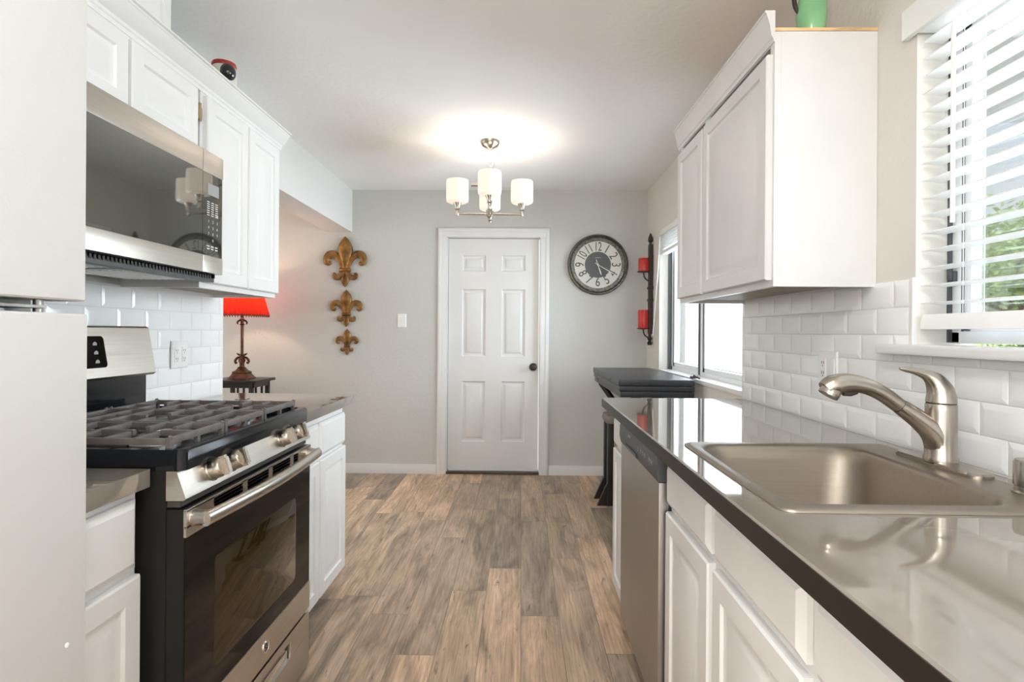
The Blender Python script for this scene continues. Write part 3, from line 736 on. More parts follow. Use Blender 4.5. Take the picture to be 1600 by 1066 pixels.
# warming drawer with pocket pull
wd = MB(); wd.box(-.802, dX, r0+.001, r1-.001, .03, .140, bev=.003)
wd.box(-.802, dX, r0+.001, 1.43, .140, .222, bev=.002); wd.box(-.802, dX, 1.855, r1-.001, .140, .222, bev=.002); wd.box(-.802, dX, 1.43, 1.855, .196, .222); wd.box(-.802, dX-.02, 1.43, 1.855, .13, .2)
wdo = wd.build('storage_drawer', 'stainless', rg)
B(dX-.019, dX-.004, 1.432, 1.84, .141, .176, bev=.004).build('pull', 'chrome', wdo)
B(-1.40, -.81, r0+.02, r1-.02, 0, .03).build('plinth', 'slot_dark', rg)
# back guard
B(-1.446, -1.355, r0+.002, r1-.002, .93, 1.075, bev=.004).build('back_riser', 'black_enamel', rg)
MB().prism([(-1.446, 1.066), (-1.330, 1.066), (-1.322, 1.074), (-1.350, 1.232), (-1.358, 1.238), (-1.446, 1.238)], 'Y', r0-.001, r1+.001).build('back_guard', 'stainless_range', rg)
cg = MB(); fxz = lambda z: -1.322-(z-1.074)*(.028/.158)
pl = rrect(1.49, 1.79, 1.105, 1.205, .012, 0, 4)
cg.loft([[(fxz(z)-.002, y, z) for y, z, _ in pl], [(fxz(z)+.0012, y, z) for y, z, _ in pl]]); cgo = cg.build('clock_panel', 'black_glass', rg)
for i in range(5):
    for j in range(3):
        z = 1.122+j*.028; yy = 1.505+i*.056; kp = MB(); kp.lathe([(.009, 0), (.009, .0004)], (fxz(z)+.0012, yy+.02, z), 'X', 14)
        kp.build('touch_pad', 'mark_grey', cgo)
# burners and grates
for (bx, by, br_) in ((-.935, 1.43, .045), (-1.20, 1.43, .036), (-1.065, 1.642, .05), (-.935, 1.855, .040), (-1.20, 1.855, .045)):
    b_ = MB().lathe([(br_+.012, .932), (br_+.012, .937), (br_, .940), (br_, .950), (br_*.9, .952)], (bx, by, 0), 'Z', 28).build('burner', 'aluminium', rg)
    MB().lathe([(br_*.92, .952), (br_*.95, .955), (br_*.9, .960), (.004, .961)], (bx, by, 0), 'Z', 28).build('burner_cap', 'burner_cap', b_)
def grate(y0, y1, cx):
    g = MB(); w = .0062; xa, xb = -1.305, -.805
    by = lambda x, ya, yb: g.box(x-w, x+w, ya, yb, .9605, .9765, bev=.003)         # bars along the range
    bx = lambda y, xa_, xb_: g.box(xa_, xb_, y-w, y+w, .9596, .9752, bev=.003)     # bars front to back
    by(xb-w, y0, y1); by(xa+w, y0, y1); bx(y0+w+.0008, xa+.002, xb-.002); bx(y1-w-.0008, xa+.002, xb-.002)
    yc = (y0+y1)/2; v = w*.86
    for (x, y) in ((xa+w, y0+w), (xa+w, y1-w), (xb-w, y0+w), (xb-w, y1-w), (xb-w, yc), (-1.06, y0+w), (-1.06, y1-w)): g.box(x-v, x+v, y-v, y+v, .934, .972)
    for x in (xa+.085, xa+.155, xa+.250, xa+.345, xa+.415):
        if any(abs(x-c) < .048 for c in cx): by(x, y0+.002, yc-.034); by(x, yc+.034, y1-.002)
        else: by(x, y0+.002, y1-.002)
    for c in cx: bx(yc, c+.034, min(xb-.004, c+.125)); bx(yc, max(xa+.004, c-.125), c-.034)
    for x in (xa+.01, xb-.01):                                                     # upturned corner ends
        for y in (y0+w, y1-w): g.tube([(x, y, .962), (x+(.008 if x > -1 else -.008), y, .980)], [.007, .005], 8)
    g.build('grate', 'cast_iron', rg)
grate(1.282, 1.520, (-.935, -1.20)); grate(1.528, 1.756, (-1.065,)); grate(1.764, 2.002, (-.935, -1.20))

# ------------------------------------------------------------------ things on the walls
def outlet_plate(name, x, d, y, z, label, cat, hw=.036, hh=.058, gangs=1):
    t = thing(name, (x, y, z-hh), label, cat)
    mb = MB(); mb.panel(lambda u, v, h: (x+d*h, u, v), y-hw, y+hw, z-hh, z+hh, [(0, 0), (0, .003), (.004, .006), (.005, .006)]); mb.build('plate', 'plastic_white', t)
    return t
ol = outlet_plate('wall_outlet', XL+.0098, 1, 2.381, 1.122, 'white wall outlet in the tiles right of the stove', 'outlet', .057, .058)
for dy in (-.026, .026):
    f = B(XL+.015, XL+.0175, 2.381+dy-.016, 2.381+dy+.016, 1.089, 1.155, bev=.001).build('receptacle', 'plastic_white', ol)
    s = MB()
    for zz in (1.105, 1.140):
        for q in (-.006, .006): s.box(XL+.0172, XL+.0178, 2.381+dy+q-.0012, 2.381+dy+q+.0012, zz-.004, zz+.004)
        s.lathe([(.0022, 0), (.0022, .0006)], (XL+.0172, 2.381+dy, zz-.010), 'X', 10)
    s.build('slots', 'slot_dark', f)
orr = outlet_plate('wall_outlet', XR-.0112, -1, 1.970, 1.110, 'white wall outlet and switch in the tiles beyond the faucet', 'outlet', .057, .058)
xq = XR-.0168
f = B(xq-.0025, xq, 1.978, 2.014, 1.077, 1.143, bev=.001).build('receptacle', 'plastic_white', orr); s = MB()
for zz in (1.093, 1.128):
    for q in (-.006, .006): s.box(xq-.0031, xq-.0024, 1.996+q-.0014, 1.996+q+.0014, zz-.005, zz+.005)
    s.lathe([(.0024, 0), (.0024, .0006)], (xq-.0030, 1.996, zz-.011), 'X', 10)
s.build('slots', 'slot_dark', f)
f = B(xq-.0025, xq, 1.926, 1.962, 1.077, 1.143, bev=.001).build('rocker', 'plastic_white', orr)
sw = thing('light_switch', (-1.03, D, 1.265), 'white light switch on the back wall left of the door', 'light switch')
mb = MB(); mb.panel(lambda u, v, h: (u, D-h, v), -1.068, -.992, 1.265, 1.381, [(0, 0), (0, .003), (.004, .006), (.005, .006)]); mb.build('plate', 'plastic_white', sw)
B(-1.036, -1.024, D-.014, D-.005, 1.312, 1.336, bev=.002).build('toggle', 'plastic_white', sw)

# fleur-de-lis plaques
def fleur(cx, z0, z1, w, label):
    H = z1-z0; F = ((0, 1, 0), .42); y = D-.012; k = H/.438; kw = w/.384
    P = lambda u, v: (cx+u*kw, y-.006*k, z0+v*k)
    t = thing('fleur_de_lis', (cx, D, z0), label, 'wall ornament', 'bronze fleur-de-lis plaques')
    g = MB()
    # centre petal
    zs = [.158, .185, .215, .250, .285, .315, .345, .375, .400, .420, .438]; rs = [.018, .022, .031, .046, .060, .066, .064, .052, .036, .018, .003]
    g.tube([P(0, z) for z in zs], [r*k for r in rs], 20, flat=F)
    g.tube([P(0, z) for z in (.16, .25, .34, .42)], [.004*k, .007*k, .006*k, .002*k], 8)
    for s in (-1, 1):
        pts = spline([(s*.022, .165), (s*.045, .210), (s*.075, .262), (s*.115, .292), (s*.155, .285), (s*.176, .250), (s*.168, .212), (s*.140, .200), (s*.122, .214)], 4) if False else None
        q = [(.024, .162), (.040, .205), (.064, .250), (.098, .282), (.135, .280), (.160, .252), (.160, .218), (.138, .204), (.120, .214)]
        v = spline([P(s*a, b) for a, b in q], 4)
        g.tube(v, lerp_list([r*k for r in (.013, .018, .025, .031, .033, .031, .028, .021, .010)], 4), 16, flat=F)
        q = [(.020, .130), (.038, .104), (.062, .082), (.086, .086), (.094, .108), (.078, .118)]
        v = spline([P(s*a, b) for a, b in q], 4)
        g.tube(v, lerp_list([r*k for r in (.012, .018, .023, .022, .018, .008)], 4), 14, flat=F)
    g.tube([P(0, z) for z in (.140, .105, .075, .050, .028, .010, 0)], [r*k for r in (.018, .026, .034, .034, .026, .013, .002)], 18, flat=F)
    g.build('relief', 'bronze_gold', t, smooth=60)
    b = MB().tube([P(u, .148) for u in (-.052, -.045, .045, .052)], [.008*k, .017*k, .017*k, .008*k], 16, flat=((0, 1, 0), .9))
    b.tube([P(u, .164) for u in (-.046, .046)], .006*k, 10); b.tube([P(u, .132) for u in (-.046, .046)], .006*k, 10)
    b.build('band', 'bronze_gold', t, smooth=60)
fleur(-1.522, 1.608, 2.046, .384, 'largest bronze fleur-de-lis plaque, top of the three')
fleur(-1.509, 1.264, 1.586, .290, 'middle sized bronze fleur-de-lis plaque between the other two')
fleur(-1.502, 1.020, 1.248, .200, 'smallest bronze fleur-de-lis plaque, bottom of the three')

# clock
cx, cz = .655, 1.812
ck_ = thing('wall_clock', (cx, D, cz-.26), 'large round dark rimmed wall clock right of the door', 'clock')
MB().lathe([(.250, 0), (.258, -.010), (.260, -.024), (.254, -.036), (.243, -.038), (.238, -.032), (.236, -.026), (.228, -.022)], (cx, D, cz), 'Y', 72, cap1=False).build('rim', 'clock_rim', ck_)
MB().lathe([(.236, -.006), (.236, -.024), (.231, -.029), (.228, -.024), (.205, -.024), (.202, -.020), (.202, -.006)], (cx, D, cz), 'Y', 72).build('ring', 'clock_ring', ck_)
MB().lathe([(.204, -.004), (.204, -.019), (.002, -.019)], (cx, D, cz), 'Y', 64).build('face', 'clock_face', ck_)
MB().lathe([(.112, -.0185), (.112, -.0198), (.002, -.0198)], (cx, D, cz), 'Y', 64).build('centre_disc', 'clock_dark', ck_)
for h in range(1, 13):
    nm = MB()
    a = math.radians(h*30); R_ = .152
    rot = -a if h not in (4, 5, 6, 7, 8) else -a+PI
    Mx = Matrix.Translation((cx+R_*math.sin(a), D-.0200, cz+R_*math.cos(a))) @ Matrix.Rotation(PI/2, 4, 'X') @ Matrix.Rotation(rot, 4, 'Z')
    text_mesh(nm, str(h), .108, Mx, .0006, sx=.78 if h < 10 else .62, bold=.0007)
    nm.build('numeral', 'numeral', ck_, smooth=0)
B(cx-.026, cx+.026, D-.0204, D-.0196, cz+.056, cz+.063).build('dial_mark', 'mark_grey', ck_)
def hand(ang, r0_, r1_, w, y, name, m):
    a = math.radians(ang); d = Vector((math.sin(a), 0, math.cos(a))); n_ = Vector((math.cos(a), 0, -math.sin(a))); c = Vector((cx, y, cz))
    mb = MB(); poly = [c+d*r0_+n_*w*.6, c+d*(r1_*.75)+n_*w, c+d*r1_, c+d*(r1_*.75)-n_*w, c+d*r0_-n_*w*.6]
    mb.loft([[p for p in poly], [p+Vector((0, -.0012, 0)) for p in poly]]); mb.build(name, m, ck_, smooth=0)
hand(120, -.03, .175, .0035, D-.0226, 'minute_hand', 'hand_white'); hand(161, -.045, .100, .0055, D-.0212, 'hour_hand', 'hand_white')
hand(155, -.03, .155, .0012, D-.0242, 'second_hand', 'numeral')
MB().lathe([(.008, -.020), (.008, -.026), (.002, -.027)], (cx, D, cz), 'Y', 16).build('hub', 'hand_white', ck_)
MB().lathe([(.229, -.029), (.16, -.031), (.08, -.0325), (.001, -.033)], (cx, D, cz), 'Y', 48, cap0=False).build('glass', 'clock_glass', ck_)

# candle sconce on the right wall
SY = 4.645
sc = thing('candle_sconce', (XR, SY, 1.13), 'black iron two cup candle sconce beside the dining window', 'candle holder')
g = MB()
g.box(XR-.036, XR-.004, SY-.024, SY+.024, 1.22, 1.955, bev=.006)
for zz in (1.50, 1.60): g.tube([(XR-.020, SY-.03, zz), (XR-.020, SY+.03, zz)], .021, 10)
g.tube([(XR-.021, SY, z) for z in (1.95, 1.975, 1.985, 2.01, 2.03, 2.048)], [.012, .012, .021, .019, .012, .005], 12)
g.tube([(XR-.023, SY, z) for z in (1.225, 1.20, 1.185, 1.165, 1.150, 1.13)], [.012, .012, .022, .010, .022, .016], 12)
g.box(XR-.006, XR, SY-.01, SY+.01, 1.3, 1.32); g.box(XR-.006, XR, SY-.01, SY+.01, 1.85, 1.87)
g.build('back_bar', 'iron_dark', sc)
for (zc, nmz) in ((1.733, 0), (1.266, 1)):
    a = MB().tube(bez((XR-.012, SY, zc-.13+.03), (XR-.03, SY, zc-.06), (XR-.075, SY, zc-.10+.02), (XR-.075, SY, zc-.006), 10), .006, 8); ao = a.build('arm', 'iron_dark', sc)
    MB().lathe([(.010, -.008), (.050, -.004), (.053, .002), (.050, .002), (.02, 0)], (XR-.075, SY, zc), 'Z', 28).build('candle_plate', 'iron_dark', ao)
def candle(z0, h, label):
    t = thing('pillar_candle', (XR-.075, SY, z0), label, 'candle', 'red candles on the sconce')
    MB().lathe([(.042, 0), (.043, .003), (.043, h-.006), (.040, h), (.030, h-.004), (.003, h-.006)], (XR-.075, SY, z0), 'Z', 28).build('wax', 'candle_red', t)
    MB().tube([(XR-.075, SY, z0+h-.006), (XR-.074, SY, z0+h+.006)], .0015, 6).build('wick', 'wick', t)
candle(1.7352, .108, 'short red pillar candle on the upper sconce plate'); candle(1.2682, .150, 'tall red pillar candle on the lower sconce plate')

# blinds
def blind_fixed():
    t = thing('window_blind', (XR+.03, 1.0, 1.235), 'white slatted blind hanging open over the sink window', 'window blind')
    y0, y1 = .47, 1.546; xc = XR+.030
    B(XR-.022, XR-.006, .44, 1.592, 2.047, 2.128, bev=.003).box(XR-.0062, XR-.0005, 1.578, 1.5918, 2.0472, 2.1278).box(XR-.01, XR+.05, y0, y1, 2.047, 2.085).build('valance', 'slat_white', t)
    z = 1.312; pitch = .0472; k = 0
    while z < 2.03:
        mb = MB(); w = .025; tilt = .055; rr = []
        for s in range(7):
            u = -w+2*w*s/6; zz = z - u*tilt + .0022*(1-(u/w)**2)
            rr.append((xc+u, zz))
        poly = rr+[(a, b-.0026) for a, b in rr[::-1]]
        mb.prism(poly, 'Y', y0, y1); mb.build('slat', 'slat_white', t, smooth=40); z += pitch
    MB().prism([(xc-.026, 1.242), (xc+.026, 1.242), (xc+.026, 1.262), (xc+.020, 1.282), (xc-.020, 1.282), (xc-.026, 1.262)], 'Y', y0, y1).build('bottom_rail', 'slat_white', t, smooth=20)
    wd = MB().tube([(XR+.001, 1.432, 2.005), (XR+.001, 1.432, 1.51)], .0052, 8); wd.tube([(XR+.001, 1.432, 2.035), (XR+.001, 1.432, 2.0)], .0022, 6); wd.build('tilt_wand', 'plastic_white', t)
    for yy in (1.40, .62): 
        c = MB(); c.tube([(xc-.026, yy, 2.04), (xc-.026, yy, 1.28)], .0009, 6); c.tube([(xc+.026, yy, 2.04), (xc+.026, yy, 1.28)], .0009, 6); c.build('ladder_cord', 'slat_white', t)
blind_fixed()
rb = thing('window_blind', (XR+.03, 3.6, 1.83), 'white slatted blind pulled up at the top of the dining window', 'window blind')
y0, y1 = W1[0]+.015, W1[1]-.012
B(XR-.002, XR+.052, y0, y1, 1.985, 2.028, bev=.003).build('head_rail', 'slat_white', rb)
for k in range(9):
    B(XR+.002, XR+.050, y0+.004, y1-.004, 1.875+k*.0122, 1.8782+k*.0122).build('slat', 'slat_white', rb, smooth=0)
B(XR+.002, XR+.052, y0, y1, 1.838, 1.862, bev=.003).build('bottom_rail', 'slat_white', rb)
MB().tube([(XR-.003, 4.405, 1.985), (XR-.012, 4.425, 1.70), (XR-.030, 4.50, 1.205)], .005, 8).build('pull_cord', 'plastic_white', rb)
cr = MB(); cr.box(XR-.02, XR+.02, 3.50, 3.55, W1[2]+.004, W1[2]+.016, bev=.003); cr.tube([(XR, 3.525, W1[2]+.014), (XR-.012, 3.49, W1[2]+.024), (XR-.02, 3.43, W1[2]+.020), (XR-.005, 3.40, W1[2]+.012)], .005, 8)
tag(cr.build('window_crank', 'iron_dark'), 'small dark metal crank lying on the dining window sill', 'window crank')

# ------------------------------------------------------------------ chandelier
CX, CY = -.206, 3.61
ch = thing('chandelier', (CX, CY, 1.94), 'four shade brushed nickel chandelier hanging near the door', 'chandelier')
MB().lathe([(.006, -.052), (.018, -.050), (.022, -.046), (.050, -.032), (.062, -.012), (.064, 0)], (CX, CY, CZ-.0005), 'Z', 32).build('canopy', 'nickel', ch)
cn = MB()
zz = 2.398; k = 0
while zz > 2.285:
    ring = [(CX+(.0085*math.cos(t) if k % 2 else 0), CY+(0 if k % 2 else .0085*math.cos(t)), zz-.012+.0135*math.sin(t)) for t in [2*PI*i/14 for i in range(14)]]
    cn.tube(ring, .0019, 6, closed=True); zz -= .0215; k += 1
cn.tube(spline([(CX, CY, 2.40), (CX+.018, CY+.004, 2.365), (CX+.03, CY, 2.33), (CX+.024, CY, 2.29), (CX+.004, CY, 2.27)], 5), .0022, 6)
cn.build('chain', 'chrome', ch)
st = MB(); st.lathe([(.003, 2.275), (.010, 2.268), (.010, 2.255), (.006, 2.25), (.006, 2.03), (.016, 2.02), (.020, 2.005), (.020, 1.968), (.012, 1.958), (.010, 1.950), (.013, 1.944), (.004, 1.936)], (CX, CY, 0), 'Z', 24)
st.tube([(CX-.12, CY, 2.172), (CX, CY, 2.172)], .0115, 12)
st.build('stem', 'nickel', ch)
rot = math.radians(3)
for i in range(4):
    a = rot+i*PI/2; R_ = .207; ux, uy = math.cos(a), math.sin(a)
    px, py = CX+R_*ux, CY+R_*uy
    am = MB().tube([(CX+.015*ux, CY+.015*uy, 1.985), (px, py, 1.985)], .0075, 12)
    am.lathe([(.010, 1.972), (.0115, 1.976), (.0115, 2.008), (.016, 2.012), (.017, 2.030), (.026, 2.048), (.027, 2.053), (.006, 2.054)], (px, py, 0), 'Z', 20)
    ao = am.build('arm', 'nickel', ch)
    gs = MB().lathe([(.020, 2.0535), (.058, 2.054), (.069, 2.062), (.0715, 2.08), (.0715, 2.18), (.069, 2.198), (.0665, 2.198), (.0685, 2.18), (.0685, 2.082), (.066, 2.066), (.056, 2.058), (.020, 2.0575)], (px, py, 0), 'Z', 36, cap0=False, cap1=False)
    gs.build('glass_shade', 'frosted_glass', ao)
    MB().lathe([(.010, 2.058), (.012, 2.075), (.022, 2.10), (.024, 2.12), (.016, 2.138), (.002, 2.143)], (px, py, 0), 'Z', 16).build('bulb', emis('bulb_glow', (1, .9, .8), 4, .4, (1, .85, .68)) if 'bulb_glow' not in MATS else 'bulb_glow', ao)
    lamp('chandelier_light', 'POINT', (px, py, 2.172), .55, (1, .88, .75), radius=.03, parent=ch)

# ------------------------------------------------------------------ table lamp on the side table
LX, LY, LZ = -2.245, 4.50, .838
tl_ = thing('side_table', (LX, LY, 0), 'small black wooden side table under the red lamp', 'table')
B(LX-.20, LX+.195, LY-.18, LY+.18, LZ-.022, LZ, bev=.004).build('tabletop', 'wood_espresso', tl_)
ap = MB(); 
for yy in (LY-.15, LY+.132): ap.box(LX-.155, LX+.150, yy, yy+.018, LZ-.06, LZ-.022)
for xx in (LX-.160, LX+.142): ap.box(xx, xx+.018, LY-.15, LY+.15, LZ-.06, LZ-.022)
ap.build('apron', 'wood_espresso', tl_)
for xx in (LX-.160, LX+.130):
    for yy in (LY-.155, LY+.125): B(xx, xx+.030, yy, yy+.030, 0, LZ-.022, bev=.003).build('leg', 'wood_espresso', tl_)
B(LX-.155, LX+.155, LY-.15, LY+.15, .20, .22).build('lower_shelf', 'wood_espresso', tl_)
sp_ = MB()
for k in range(5): sp_.box(LX-.11+k*.05, LX-.095+k*.05, LY+.135, LY+.147, .22, LZ-.06)
sp_.build('back_spindles', 'wood_espresso', tl_)
la = thing('table_lamp', (LX, LY, LZ), 'lit table lamp with red pleated shade and ornate bronze stem', 'lamp')
bs = MB(); sq = lambda h, r: rrect(LX-r, LX+r, LY-r, LY+r, r*.35, LZ+h, 4)
bs.loft([sq(0, .085), sq(.010, .085), sq(.016, .078), sq(.045, .058), sq(.052, .062), sq(.060, .056), sq(.068, .040), sq(.085, .028)])
bs.build('base', 'lamp_bronze', la)
stn = MB().lathe([(.030, .080), (.034, .09), (.020, .10), (.018, .125), (.026, .14), (.028, .155), (.016, .17), (.020, .185), (.012, .20), (.0125, .40), (.012, .43), (.022, .437), (.012, .445), (.011, .47), (.020, .48), (.010, .49), (.010, .53)], (LX, LY, LZ), 'Z', 20)
sto = stn.build('stem', 'lamp_bronze', la)
lv = MB()
for k in range(4):
    a = k*PI/2+.3; c_, s_ = math.cos(a), math.sin(a)
    lv.tube(spline([(LX+r*c_, LY+r*s_, LZ+h) for r, h in ((.012, .175), (.034, .168), (.050, .145), (.044, .125), (.034, .135))], 4), lerp_list([.007, .010, .010, .008, .004], 4), 8)
    lv.tube(spline([(LX+r*c_, LY+r*s_, LZ+h) for r, h in ((.010, .188), (.026, .196), (.040, .205))], 3), lerp_list([.008, .008, .002], 3), 8)
    lv.tube(spline([(LX+r*c_, LY+r*s_, LZ+h) for r, h in ((.010, .470), (.026, .466), (.036, .450), (.028, .438))], 3), lerp_list([.006, .008, .007, .003], 3), 8)
lv.build('scroll_leaves', 'lamp_bronze', sto)
shd = MB(); rings = []
n = 90
for h, r in ((.512, .200), (.53, .195), (.60, .176), (.68, .154), (.752, .132)):
    rings.append([(LX+(r+.0055*(i % 2))*math.cos(2*PI*i/n), LY+(r+.0055*(i % 2))*math.sin(2*PI*i/n), LZ+h) for i in range(n)])
shd.loft(rings, False, False); sho = shd.build('lamp_shade', 'shade_red', la, smooth=10); tag(sho, 'glowing red pleated shade')
fg = MB()
for i in range(60):
    a = 2*PI*i/60; fg.tube([(LX+.2*math.cos(a), LY+.2*math.sin(a), LZ+.514), (LX+.2*math.cos(a), LY+.2*math.sin(a), LZ+.500)], [.0035, .0045], 6)
fg.tube([(LX+.2005*math.cos(2*PI*i/48), LY+.2005*math.sin(2*PI*i/48), LZ+.514) for i in range(48)], .003, 6, closed=True)
fg.build('bead_fringe', 'fringe', sho)
bm_ = MB().lathe([(.012, .53), (.014, .55), (.028, .59), (.030, .61), (.018, .635), (.002, .64)], (LX, LY, LZ), 'Z', 16).build('bulb', 'bulb_glow', la)
lamp('table_lamp_light', 'POINT', (LX, LY, LZ+.665), 3.6, (1, .66, .42), radius=.03, parent=la)

# ------------------------------------------------------------------ black folded table and stool at the dining window
tb = thing('folding_table', (.80, 3.9, 0), 'black drop leaf table with folded leaves beside the dining window', 'table')
TX0, TX1, TY0, TY1, TZ = .578, 1.025, 3.33, 4.50, .952
B(TX0, TX1, TY0, TY1, TZ-.036, TZ, bev=.004).build('tabletop', 'table_black', tb)
B(TX0+.004, TX1, TY0+.003, TY1-.003, TZ-.068, TZ-.039, bev=.003).build('leaf', 'table_black', tb)
B(TX0+.012, TX1, TY0+.006, TY1-.006, TZ-.106, TZ-.071, bev=.003).build('leaf', 'table_black', tb)
for yy in (TY0+.25, TY1-.25):
    l = MB(); l.box(.83, .90, yy-.03, yy+.03, .05, TZ-.106, bev=.003); l.box(.68, 1.02, yy-.035, yy+.035, 0, .05, bev=.006); l.build('leg', 'wood_espresso', tb)
br2 = MB(); br2.tube([(.60, 4.30, TZ-.045), (.615, 4.30, TZ-.108), (.70, 4.27, .72), (.83, 4.25, .50)], [.022, .022, .022, .020], 4); br2.build('brace', 'wood_espresso', tb)
B(.855, .875, TY0+.28, TY1-.28, .30, .38, bev=.003).build('stretcher', 'wood_espresso', tb)
lt = B(TX0-.002, TX0+.001, 3.62, 3.66, TZ-.028, TZ-.020).build('catch', 'slot_dark', tb)
sl_ = thing('bar_stool', (.80, 4.12, 0), 'dark stool with grey brown seat tucked behind the right base cabinets', 'stool')
sX0, sX1, sY0, sY1 = .612, .93, 3.985, 4.22
st = MB(); st.loft([rrect(sX0, sX1, sY0, sY1, .04, .585, 5), rrect(sX0-.008, sX1+.008, sY0-.008, sY1+.008, .045, .61, 5), rrect(sX0, sX1, sY0, sY1, .04, .64, 5), rrect(sX0+.03, sX1-.03, sY0+.03, sY1-.03, .04, .648, 5)])
st.build('seat', 'stool_seat', sl_)
for xx in (sX0+.008, sX1-.053):
    for yy in (sY0+.012, sY1-.055): B(xx, xx+.045, yy, yy+.043, 0, .585, bev=.004).build('leg', 'wood_espresso', sl_)
for xx, s in ((sX0+.012, -1), (sX1-.012, 1)):
    for ya in (sY0+.02, sY1-.045): MB().prism([(xx, .17), (xx, 0), (xx+s*.075, 0)], 'Y', ya, ya+.025).build('foot_gusset', 'wood_espresso', sl_)
MB().box(sX0+.05, sX1-.05, sY0+.02, sY0+.04, .10, .15).box(sX0+.05, sX1-.05, sY1-.04, sY1-.02, .10, .15).build('stretcher', 'wood_espresso', sl_)

# unseen dome above the camera, added to light the floor and cabinet fronts
dl = thing('fill_dome', (-.02, .0, CZ-.085), 'unseen white dome added on the kitchen ceiling as fill', 'fill light')
MB().lathe([(.175, 0), (.180, -.012), (.175, -.022)], (-.02, .0, CZ-.0005), 'Z', 32).build('base_ring', 'nickel', dl)
emis('dome_glow', (1, .98, .96), 36, .5, (.97, .985, 1)); MB().lathe([(.172, -.022), (.165, -.045), (.135, -.068), (.08, -.081), (.004, -.085)], (-.02, .0, CZ), 'Z', 32).build('dome', 'dome_glow', dl)
# unseen glowing globe on a stand, added behind the camera as fill
gl_ = thing('fill_globe', (-1.00, -1.3, 0), 'unseen glowing white globe on a stand added behind as fill', 'lamp')
MB().lathe([(.16, 0), (.16, .012), (.03, .03), (.012, .05), (.012, 1.20), (.03, 1.22), (.03, 1.235)], (-1.00, -1.3, 0), 'Z', 24).build('stand', 'iron_dark', gl_)
gb = MB(); b2 = bmesh.new(); bmesh.ops.create_uvsphere(b2, u_segments=32, v_segments=20, radius=.20); gb.join(b2, Matrix.Translation((-1.00, -1.3, 1.43)))
emis('globe_glow', (1, .98, .95), 23, .5, (1, .99, .97)); gb.build('globe', 'globe_glow', gl_)

# ------------------------------------------------------------------ pots on the cabinets
pt = thing('ceramic_jar', (-1.262, 2.36, 2.1265), 'small black and white jar with red rim on the left cabinets', 'jar')
px, py, pz = -1.262, 2.36, 2.1265
MB().lathe([(.030, 0), (.036, .01), (.046, .08), (.050, .15), (.049, .19), (.045, .212)], (px, py, pz), 'Z', 28).build('body', 'ceramic_white', pt)
MB().lathe([(.046, .208), (.048, .212), (.0485, .219), (.046, .226), (.038, .229), (.030, .227), (.004, .225)], (px, py, pz), 'Z', 28).build('rim', 'ceramic_red', pt)
b = MB(); b2 = bmesh.new(); bmesh.ops.create_uvsphere(b2, u_segments=20, v_segments=12, radius=.032); b.join(b2, Matrix.Translation((px+.030, py-.026, pz+.178)) @ Matrix.Diagonal((1, 1, 1.15, 1))); b.build('knob', 'ceramic_black', pt)
vs = thing('vase', (.914, 1.80, 2.1615), 'green glazed vase with dark handle on the right cabinet', 'vase')
vx, vy, vz = .914, 1.80, 2.1615
MB().lathe([(.030, 0), (.036, .004), (.043, .04), (.0455, .075), (.043, .110), (.034, .145), (.022, .175), (.016, .198), (.019, .215), (.021, .222), (.017, .222), (.013, .20)], (vx, vy, vz), 'Z', 32, cap1=False).build('body', 'vase_green', vs)
MB().tube(spline([(vx-.018, vy, vz+.205), (vx-.044, vy, vz+.185), (vx-.055, vy, vz+.145), (vx-.052, vy, vz+.105), (vx-.040, vy, vz+.082)], 5), lerp_list([.005, .006, .007, .007, .005], 5), 10).build('handle', 'iron_dark', vs)

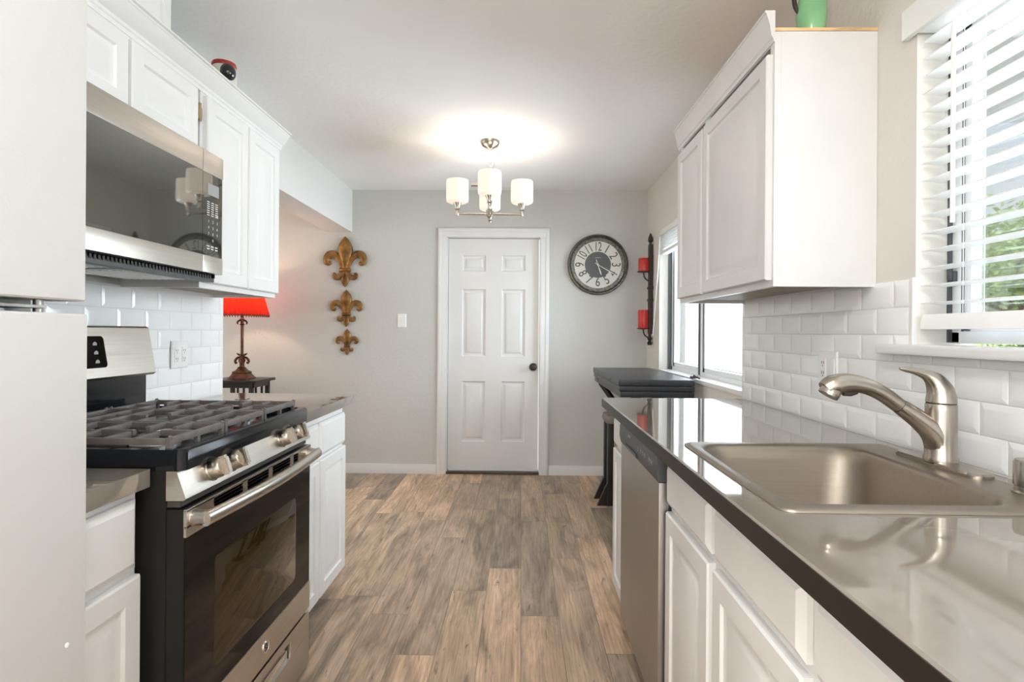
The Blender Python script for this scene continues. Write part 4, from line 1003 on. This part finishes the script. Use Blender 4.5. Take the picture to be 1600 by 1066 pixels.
# ------------------------------------------------------------------ outdoors
struct(B(1.3, 30, -8, 30, -.25, -.15), 'ground', 'concrete', label='pale ground outside the windows', cat='ground', smooth=0)
pc = thing('patio_cover', (2.2, 1.5, -.15), 'white patio cover outside the sink window', 'patio cover', kind='structure')
B(1.25, 3.3, -2.2, 3.2, 2.42, 2.47).build('roof', 'exterior_white', pc)
for k in range(7): B(1.25, 3.36, -2.0+k*.8, -1.95+k*.8, 2.30, 2.42).build('rafter', 'exterior_white', pc)
B(3.24, 3.34, -2.2, 3.2, 2.13, 2.30, bev=.005).build('beam', 'exterior_white', pc)
for yy in (-1.9, 3.05): B(3.24, 3.34, yy, yy+.1, -.15, 2.13, bev=.005).build('post', 'exterior_white', pc)
struct(B(1.22, 3.6, 6.8, 6.9, -.15, 2.9), 'wall_outside', 'exterior_white', label='white garden wall seen through the dining window', cat='wall', smooth=0)
def tree(x, y, h, cr, n, seed, label):
    rd = random.Random(seed)
    t = thing('tree', (x, y, -.15), label, 'tree', 'trees outside the sink window')
    tr = MB().tube(spline([(x, y, -.15), (x+.05, y, h*.3), (x-.05, y+.1, h*.6), (x, y, h*.9)], 4), lerp_list([.14, .11, .08, .03], 4), 10)
    for k in range(9):
        a = rd.uniform(0, 2*PI); z = h*rd.uniform(.3, .7)
        tr.tube([(x, y, z), (x+cr*.4*math.cos(a), y+cr*.4*math.sin(a), z+.3), (x+cr*.8*math.cos(a), y+cr*.8*math.sin(a), z+.45)], [.05, .03, .01], 6)
    tr.build('trunk', 'bark', t)
    f = bmesh.new(); zc = h*.68
    cl = [(x+cr*.75*rd.gauss(0, .5), y+cr*.75*rd.gauss(0, .5), zc+h*.28*rd.uniform(-1, 1)) for _ in range(26)]
    for i in range(n):
        c = cl[rd.randrange(len(cl))]; p = Vector((c[0]+rd.gauss(0, .26), c[1]+rd.gauss(0, .26), c[2]+rd.gauss(0, .17)))
        s = rd.uniform(.022, .050)
        u = Vector((rd.gauss(0, 1), rd.gauss(0, 1), rd.gauss(0, .5))).normalized(); w = u.cross(Vector((rd.gauss(0, 1), rd.gauss(0, 1), rd.gauss(0, 1)))).normalized()
        f.faces.new([f.verts.new(q) for q in (p-u*s, p+w*s*.45, p+u*s, p-w*s*.45)])
    me = bpy.data.meshes.new('foliage'); 
    for v in f.verts: v.co -= t.location
    f.to_mesh(me); f.free(); me.materials.append(M['leaf_green'])
    o = bpy.data.objects.new('foliage', me); COL.objects.link(o); o.parent = t; o['kind'] = 'stuff'
tree(5.6, 6.3, 2.6, 1.3, 15000, 3, 'leafy light green tree seen low through the sink window blind')
tree(8.6, 5.9, 3.0, 1.4, 15000, 5, 'leafy light green tree nearer the right edge of the sink window')
